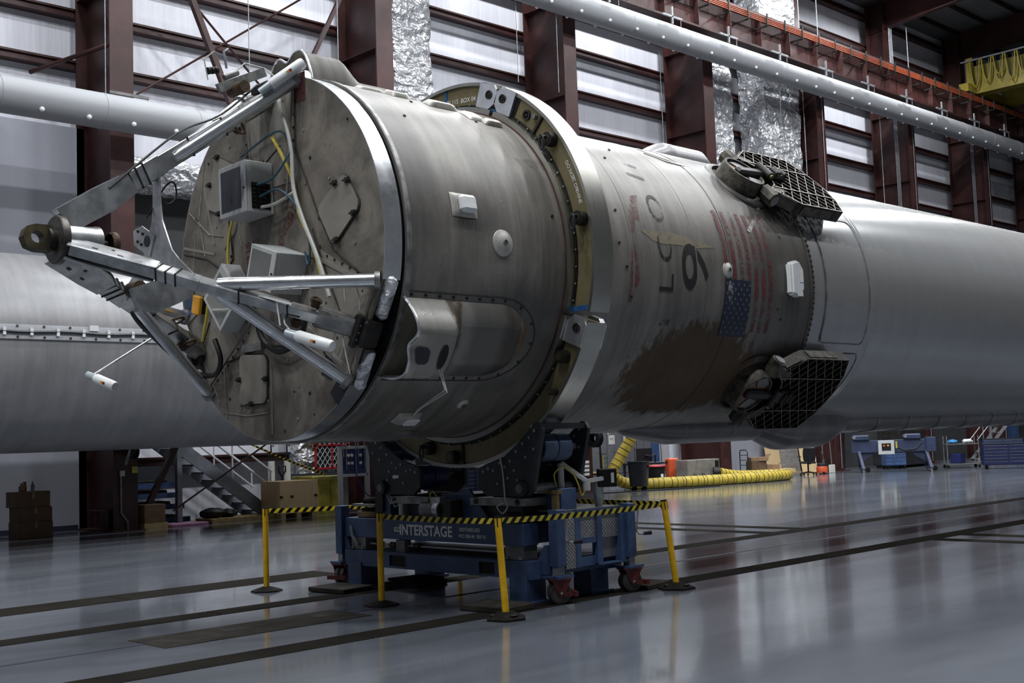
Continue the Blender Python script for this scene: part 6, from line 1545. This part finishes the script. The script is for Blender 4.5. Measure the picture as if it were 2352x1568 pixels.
# workstation: bench, monitor, drum, red bin, stainless unit
t = thing('work_bench', 'dark steel bench behind the drum and the red bin', 'bench', (24.6, 15.75, 0)); part('top', 'black_plate', t, (-.8, .9, -.35, .35, .68, .74))
for sx in (-.75, .85):
    for sy in (-.32, .32): part('leg', 'black_plate', t, (sx-.03, sx+.03, sy-.03, sy+.03, 0, .68))
t = thing('monitor', 'black computer monitor on an arm above the bench', 'monitor', (24.5, 15.75, .74), -.25); part('screen', 'black_plastic', t, (-.36, .3, -.04, .04, .02, .48), bev=.01); part('bezel', 'steel_grey', t, (-.375, -.36, -.045, .045, .0, .5)); MB().tube([(0, -.05, .25), (.2, -.14, .2), (.4, -.05, .26), (.45, 0, 0)], .025, 6).build('arm', 'black_plastic', t)
t = thing('drum_bin', 'black drum with a red rimmed lid and bag behind the hose', 'bin', (23.85, 14.75, 0)); MB().lathe([(.001, 0), (.27, 0), (.28, .02), (.28, .62), (.001, .62)], (0, 0, 0), (0, 0, 1), 24).build('drum', 'black_plastic', t); MB().lathe([(.001, .70), (.31, .68), (.33, .64), (.31, .62), (.001, .62)], (0, 0, 0), (0, 0, 1), 24).build('lid', 'red_paint', t); MB().ball((0, 0, .6), .29, 2, (1, 1, .25)).build('bag', 'black_plastic', t); part('label', 'paper', t, (-.1, .02, -.29, -.275, .28, .4))
t = thing('red_bin', 'upright orange red bin next to the black drum', 'bin', (24.75, 14.8, 0), -.5); part('body', 'orange_plastic', t, (-.18, .18, -.16, .16, 0, .87), bev=.035); part('handle', 'black_plastic', t, (-.19, -.17, -.06, .06, .7, .78))
t = thing('cooling_unit', 'stainless steel cooling unit feeding the yellow hose', 'machine', (25.3, 14.12, 0), 0); part('case', 'steel_cabinet', t, (-.85, .85, -.2, .3, .04, .80), bev=.01); part('grille', 'black_plastic', t, (.6, .8, -.21, -.2, .5, .74))
for x in (-.5, -.05): part('handle', 'galvanised', t, (x-.08, x+.08, -.23, -.2, .34, .4))
MB().cyl((.5, -.19, .34), (.66, -.34, .33), .2, seg=24).build('outlet', 'black_plastic', t)
for x in (-.6, .6): part('foot', 'black_plate', t, (x-.08, x+.08, -.18, .28, 0, .04))
# long dolly with cartons
platform_cart('long_dolly', 'long flat dolly with a dark tube handle carrying cartons', 30.55, 15.05, 1.9, .7, 'dark_green', R(-28), 3, .98, .26)
for (x, y, z, w_, h, rz, m_, lb) in ((30.15, 15.25, .265, .6, .3, -.4, 'cardboard_dark', 'brown carton on the long dolly, lower left'), (30.2, 15.2, .57, .66, .14, -.6, 'cardboard', 'flat brown carton on top of the dolly stack'), (30.75, 14.95, .265, .45, .16, -.9, 'cardboard', 'open brown carton in the middle of the dolly')):
    t = thing('cardboard_box', lb, 'box', (x, y, z), rz, 'cartons on the dolly'); part('body', m_, t, (-w_/2, w_/2, -.2, .2, 0, h), bev=.006); b = MB(); b.beam((w_/2, 0, h), (w_/2+.12, 0, h+.1), .4, .01); b.build('flap', m_, t)
# plywood sheets
for (x0, x1, y, h, m_, lb) in ((32.0, 32.93, 16.0, 1.3, 'plywood', 'plywood sheet leaning on the wall behind the dolly'), (32.95, 34.2, 16.0, 1.36, 'white_wall', 'weathered grey board leaning beside the plywood sheet'), (32.56, 33.6, 14.85, 1.15, 'plywood', 'plywood sheet standing behind the office chair')):
    t = thing('leaning_sheet', lb, 'board', ((x0+x1)/2, y, 0)); b = MB(); b.beam((0, 0, 0), (0, .16, h), x1-x0, .02, up=(0, 1, 0)); b.build('sheet', m_ if m_ != 'white_wall' else 'lumber_grey', t); part('edge_batten', 'lumber', t, (-(x1-x0)/2, (x1-x0)/2, -.03, 0, .0, .04))
# office chair
t = thing('office_chair', 'black office chair with armrests behind the dolly', 'chair', (31.35, 13.85, 0), 2.4)
for k in range(5):
    a = 2*PI*k/5; MB().tube([(0, 0, .12), (.28*cos(a), .28*sin(a), .08)], [.03, .02], 8).build('leg', 'black_plastic', t); MB().ball((.29*cos(a), .29*sin(a), .035), .035, 2).build('caster', 'black_plastic', t)
MB().cyl((0, 0, .1), (0, 0, .42), .03, seg=12).build('column', 'black_plastic', t)
part('seat', 'fabric_black', t, (-.25, .25, -.25, .25, .42, .5), bev=.04)
b = MB(); b.grid(lambda u, v: Vector(((u-.5)*.46*(1-.15*abs(2*v-1)**3), .26+.05*(2*u-1)**2*-1, .5+.48*v)), 10, 10); bmesh.ops.solidify(b.bm, geom=list(b.bm.faces), thickness=.06); b.build('backrest', 'fabric_black', t, angle=60)
part('back_bar', 'black_plastic', t, (-.04, .04, .2, .27, .4, .7))
for s_ in (-1, 1): MB().tube([(s_*.24, .05, .46), (s_*.31, .05, .48), (s_*.31, .05, .66)], .018, 6).build('arm_post', 'black_plastic', t); part('armrest', 'black_plastic', t, (s_*.31-.035, s_*.31+.035, -.12, .14, .66, .69))
# vacuum, broom and dust pan, extinguisher at the fifth column
t = thing('shop_vacuum', 'orange and grey shop vacuum at the column foot', 'vacuum', (32.5, 14.0, 0)); MB().lathe([(.001, .04), (.2, .04), (.21, .22), (.17, .3), (.001, .34)], (0, 0, 0), (0, 0, 1), 20).build('tank', 'orange_plastic', t); MB().lathe([(.18, .28), (.18, .36), (.1, .4), (.001, .4)], (0, 0, 0), (0, 0, 1), 20).build('head', 'black_plate', t); MB().tube([(.1, 0, .3), (.35, .1, .45), (.5, .3, .8)], .03, 8).build('hose', 'black_plastic', t)
for a in (0, 2, 4): MB().ball((.2*cos(a), .2*sin(a), .045), .045, 2).build('wheel', 'black_rubber', t)
t = thing('dust_pan', 'pale dust pan standing at the column foot with a tall handle', 'dust pan', (33.35, 14.1, 0)); part('pan', 'pipe_white', t, (-.2, .2, -.02, .02, .0, .3), bev=.01); MB().tube([(0, 0, .3), (0, .05, 1.3)], .015, 6).build('handle', 'galvanised', t)
t = thing('fire_extinguisher', 'red fire extinguisher under a red marker on the white wall strip', 'extinguisher', (36.1, 15.9, .25)); MB().lathe([(.001, 0), (.08, 0), (.085, .02), (.085, .38), (.03, .46), (.001, .46)], (0, 0, 0), (0, 0, 1), 16).build('bottle', 'red_paint', t); MB().tube([(0, 0, .46), (0, -.06, .5), (.08, -.08, .4)], .015, 6).build('nozzle', 'black_plastic', t); part('bracket', 'white_paint', t, (-.1, .1, .09, .12, -.2, .9)); MB().ball((0, .04, 1.0), .06, 2, (1, .6, 1)).build('beacon', 'red_sign', t)
o = part('wall_panel', 'white_wall', None, (35.2, 37.4, 16.3, 16.38, 0, 2.6)); struct(o, 'white wall panel at the fire extinguisher')
o = part('wall_panel', 'white_wall', None, (28.0, 34.4, 16.36, 16.42, 0, 2.6)); struct(o, 'white wall panel behind the dolly')
o = part('wall_panel', 'soffit_dark', None, (38.2, 56, 16.36, 16.42, 0, 3.2)); struct(o, 'dark wall panels at the right end')
# blue stand with a long beam
t = thing('assembly_stand', 'blue steel stand with a long beam and control box at the right', 'stand', (34.1, 11.9, 0), R(-55))
part('beam', 'stand_blue', t, (-1.55, 1.35, -.12, .12, .72, 1.16), bev=.01); part('end_box', 'stand_blue', t, (1.05, 1.4, -.2, .2, .70, 1.22), bev=.01)
for x in (-1.3, 1.05):
    for s_ in (-1, 1): b = MB(); b.beam((x, s_*.1, .74), (x+.1, s_*.55, .12), .1, .1); b.build('leg', 'stand_blue', t); MB().cyl((x+.1, s_*.55, .0), (x+.1, s_*.55, .12), .03, seg=10).build('foot', 'galvanised', t)
    part('foot_bar', 'stand_blue', t, (x+.03, x+.17, -.55, .55, .10, .18)); MB().cyl((x+.3, -.03, .09), (x+.3, .03, .09), .09, seg=16).build('wheel', 'black_rubber', t)
b = MB(); b.prism([(-1.3, .72), (-.7, .72), (-1.25, .35)], (0, -.02, 0), (1, 0, 0), (0, 0, 1), (0, .04, 0)); b.build('gusset', 'stand_blue', t); b = MB(); b.prism([(1.1, .72), (.45, .72), (1.05, .35)], (0, -.02, 0), (1, 0, 0), (0, 0, 1), (0, .04, 0)); b.build('gusset', 'stand_blue', t)
cb = part('control_box', 'enclosure_grey', t, (-.62, -.06, -.3, -.14, .64, 1.14), bev=.01); part('control_panel', 'black_plastic', cb, (-.5, -.18, -.31, -.3, .78, 1.04))
for x in (-.42, -.28): MB().cyl((x, -.31, .96), (x, -.34, .96), .035, seg=12).build('button', 'amber_plastic' if x > -.4 else 'orange_plastic', cb)
part('hook', 'bin_yellow', t, (0, .06, -.16, -.12, .85, 1.1)); MB().tube([(.05, -.14, .9), (.3, -.14, .78), (.7, -.14, .82), (.95, -.14, 1.05)], .02, 6).build('cable', 'cable_black', t)
for x in (-1.2, .6): part('saddle', 'stand_blue', t, (x-.3, x+.3, -.22, .22, 1.16, 1.36), bev=.04); MB().cyl((x-.25, -.24, 1.28), (x-.25, .24, 1.28), .06, seg=12).build('saddle_pin', 'galvanised', t)
# dark machine block and cabinets beyond
t = thing('dark_machine', 'large dark machine behind the blue stand', 'machine', (38.4, 14.0, 0)); part('base', 'black_plate', t, (-1.2, 1.2, -.6, .6, .1, 1.0), bev=.03); part('upper', 'dark_steel', t, (-.9, 1.0, -.5, .5, 1.0, 2.3), bev=.03)
for x in (-1, 1): part('foot', 'black_plate', t, (x-.1, x+.1, -.5, .5, 0, .1))
tool_chest('small blue drawer cabinet under the beam of the stand', 36.5, 13.3, .8, .5, .62, 3, 'cart_blue', R(-40))
t = thing('utility_cart', 'tall wire cart holding blue and white bundles at the right', 'utility cart', (37.2, 10.9, 0), R(-50))
for z in (.14, .88): part('shelf', 'steel_grey', t, (-.6, .6, -.3, .3, z, z+.03))
for sx in (-.57, .57):
    for sy in (-.27, .27): MB().tube([(sx, sy, .1), (sx, sy, 1.2)], .015, 6).build('post', 'galvanised', t); MB().cyl((sx, sy-.015, .06), (sx, sy+.015, .06), .06, seg=12).build('caster', 'black_rubber', t)
for k, (dx, m_, lb) in enumerate(((-.3, 'blue_wrap', 'crumpled bright blue sheeting on top of the wire cart'), (.25, 'white_wrap', 'crumpled white sheeting on top of the wire cart'))):
    b = MB(); b.ball((0, 0, 0), .18, 3, (1.3, .9, .4))
    for v in b.bm.verts: v.co += Vector((random.random()-.5, random.random()-.5, random.random()-.5))*.05
    o = b.build('sheeting', m_, angle=60); a = R(-50); o.location = (37.2+dx*cos(a), 10.9+dx*sin(a), .99); tag(o, lb, 'sheeting')
t = thing('blue_bucket', 'blue bin on the lower shelf of the wire cart', 'bin', (37.1, 11.0, .171)); part('body', 'dark_navy', t, (-.22, .22, -.2, .2, 0, .36), bev=.02)
tool_chest('blue grey drawer cabinet behind the navy tool chest', 40.2, 10.7, 1.5, .6, 1.0, 5, 'stand_blue', R(-52))
tool_chest('navy rolling tool chest at the right edge', 36.3, 8.75, 1.7, .62, .88, 6, 'chest_navy', R(-58))
t = thing('rolling_stair', 'grey rolling stair with railings behind the navy tool chest', 'rolling stair', (42.3, 11.9, 0), R(-40))
for s_ in (-.35, .35):
    b = MB(); b.beam((-.9, s_, .1), (.7, s_, 1.9), .04, .12); b.build('stringer', 'galvanised', t); MB().tube([(-.9, s_, .95), (.7, s_, 2.75)], .02, 6).build('handrail', 'galvanised', t); MB().tube([(-.3, s_, .75), (-.3, s_, 1.6)], .018, 6).build('baluster', 'galvanised', t)
for k in range(7): part('tread', 'galvanised', t, (-.85+k*.24-.1, -.85+k*.24+.1, -.33, .33, .2+k*.26-.015, .2+k*.26+.015))
part('base', 'galvanised', t, (-1.0, .9, -.4, .4, .05, .1))
t = thing('panel_cabinet', 'blue electrical cabinet at the far right end of the wall', 'cabinet', (51.5, 15.6, 0)); part('body', 'cart_blue', t, (-.8, .8, -.4, .4, 0, 2.1), bev=.01); part('door', 'cart_blue', t, (-.76, -.02, -.42, -.4, .1, 2.0), (.02, .76, -.42, -.4, .1, 2.0))
# folding cradle under the tank further right
t = thing('tank_stand', 'dark blue steel support under the tank out past the right edge', 'stand', (24, 0, 0))
for s_ in (-1, 1): part('leg', 'navy_paint', t, (-.3, .3, s_*1.1-.15, s_*1.1+.15, 0, 1.42))
part('saddle', 'navy_paint', t, (-.35, .35, -1.4, 1.4, 1.42, 1.6)); part('base', 'navy_paint', t, (-.5, .5, -1.5, 1.5, 0, .15))
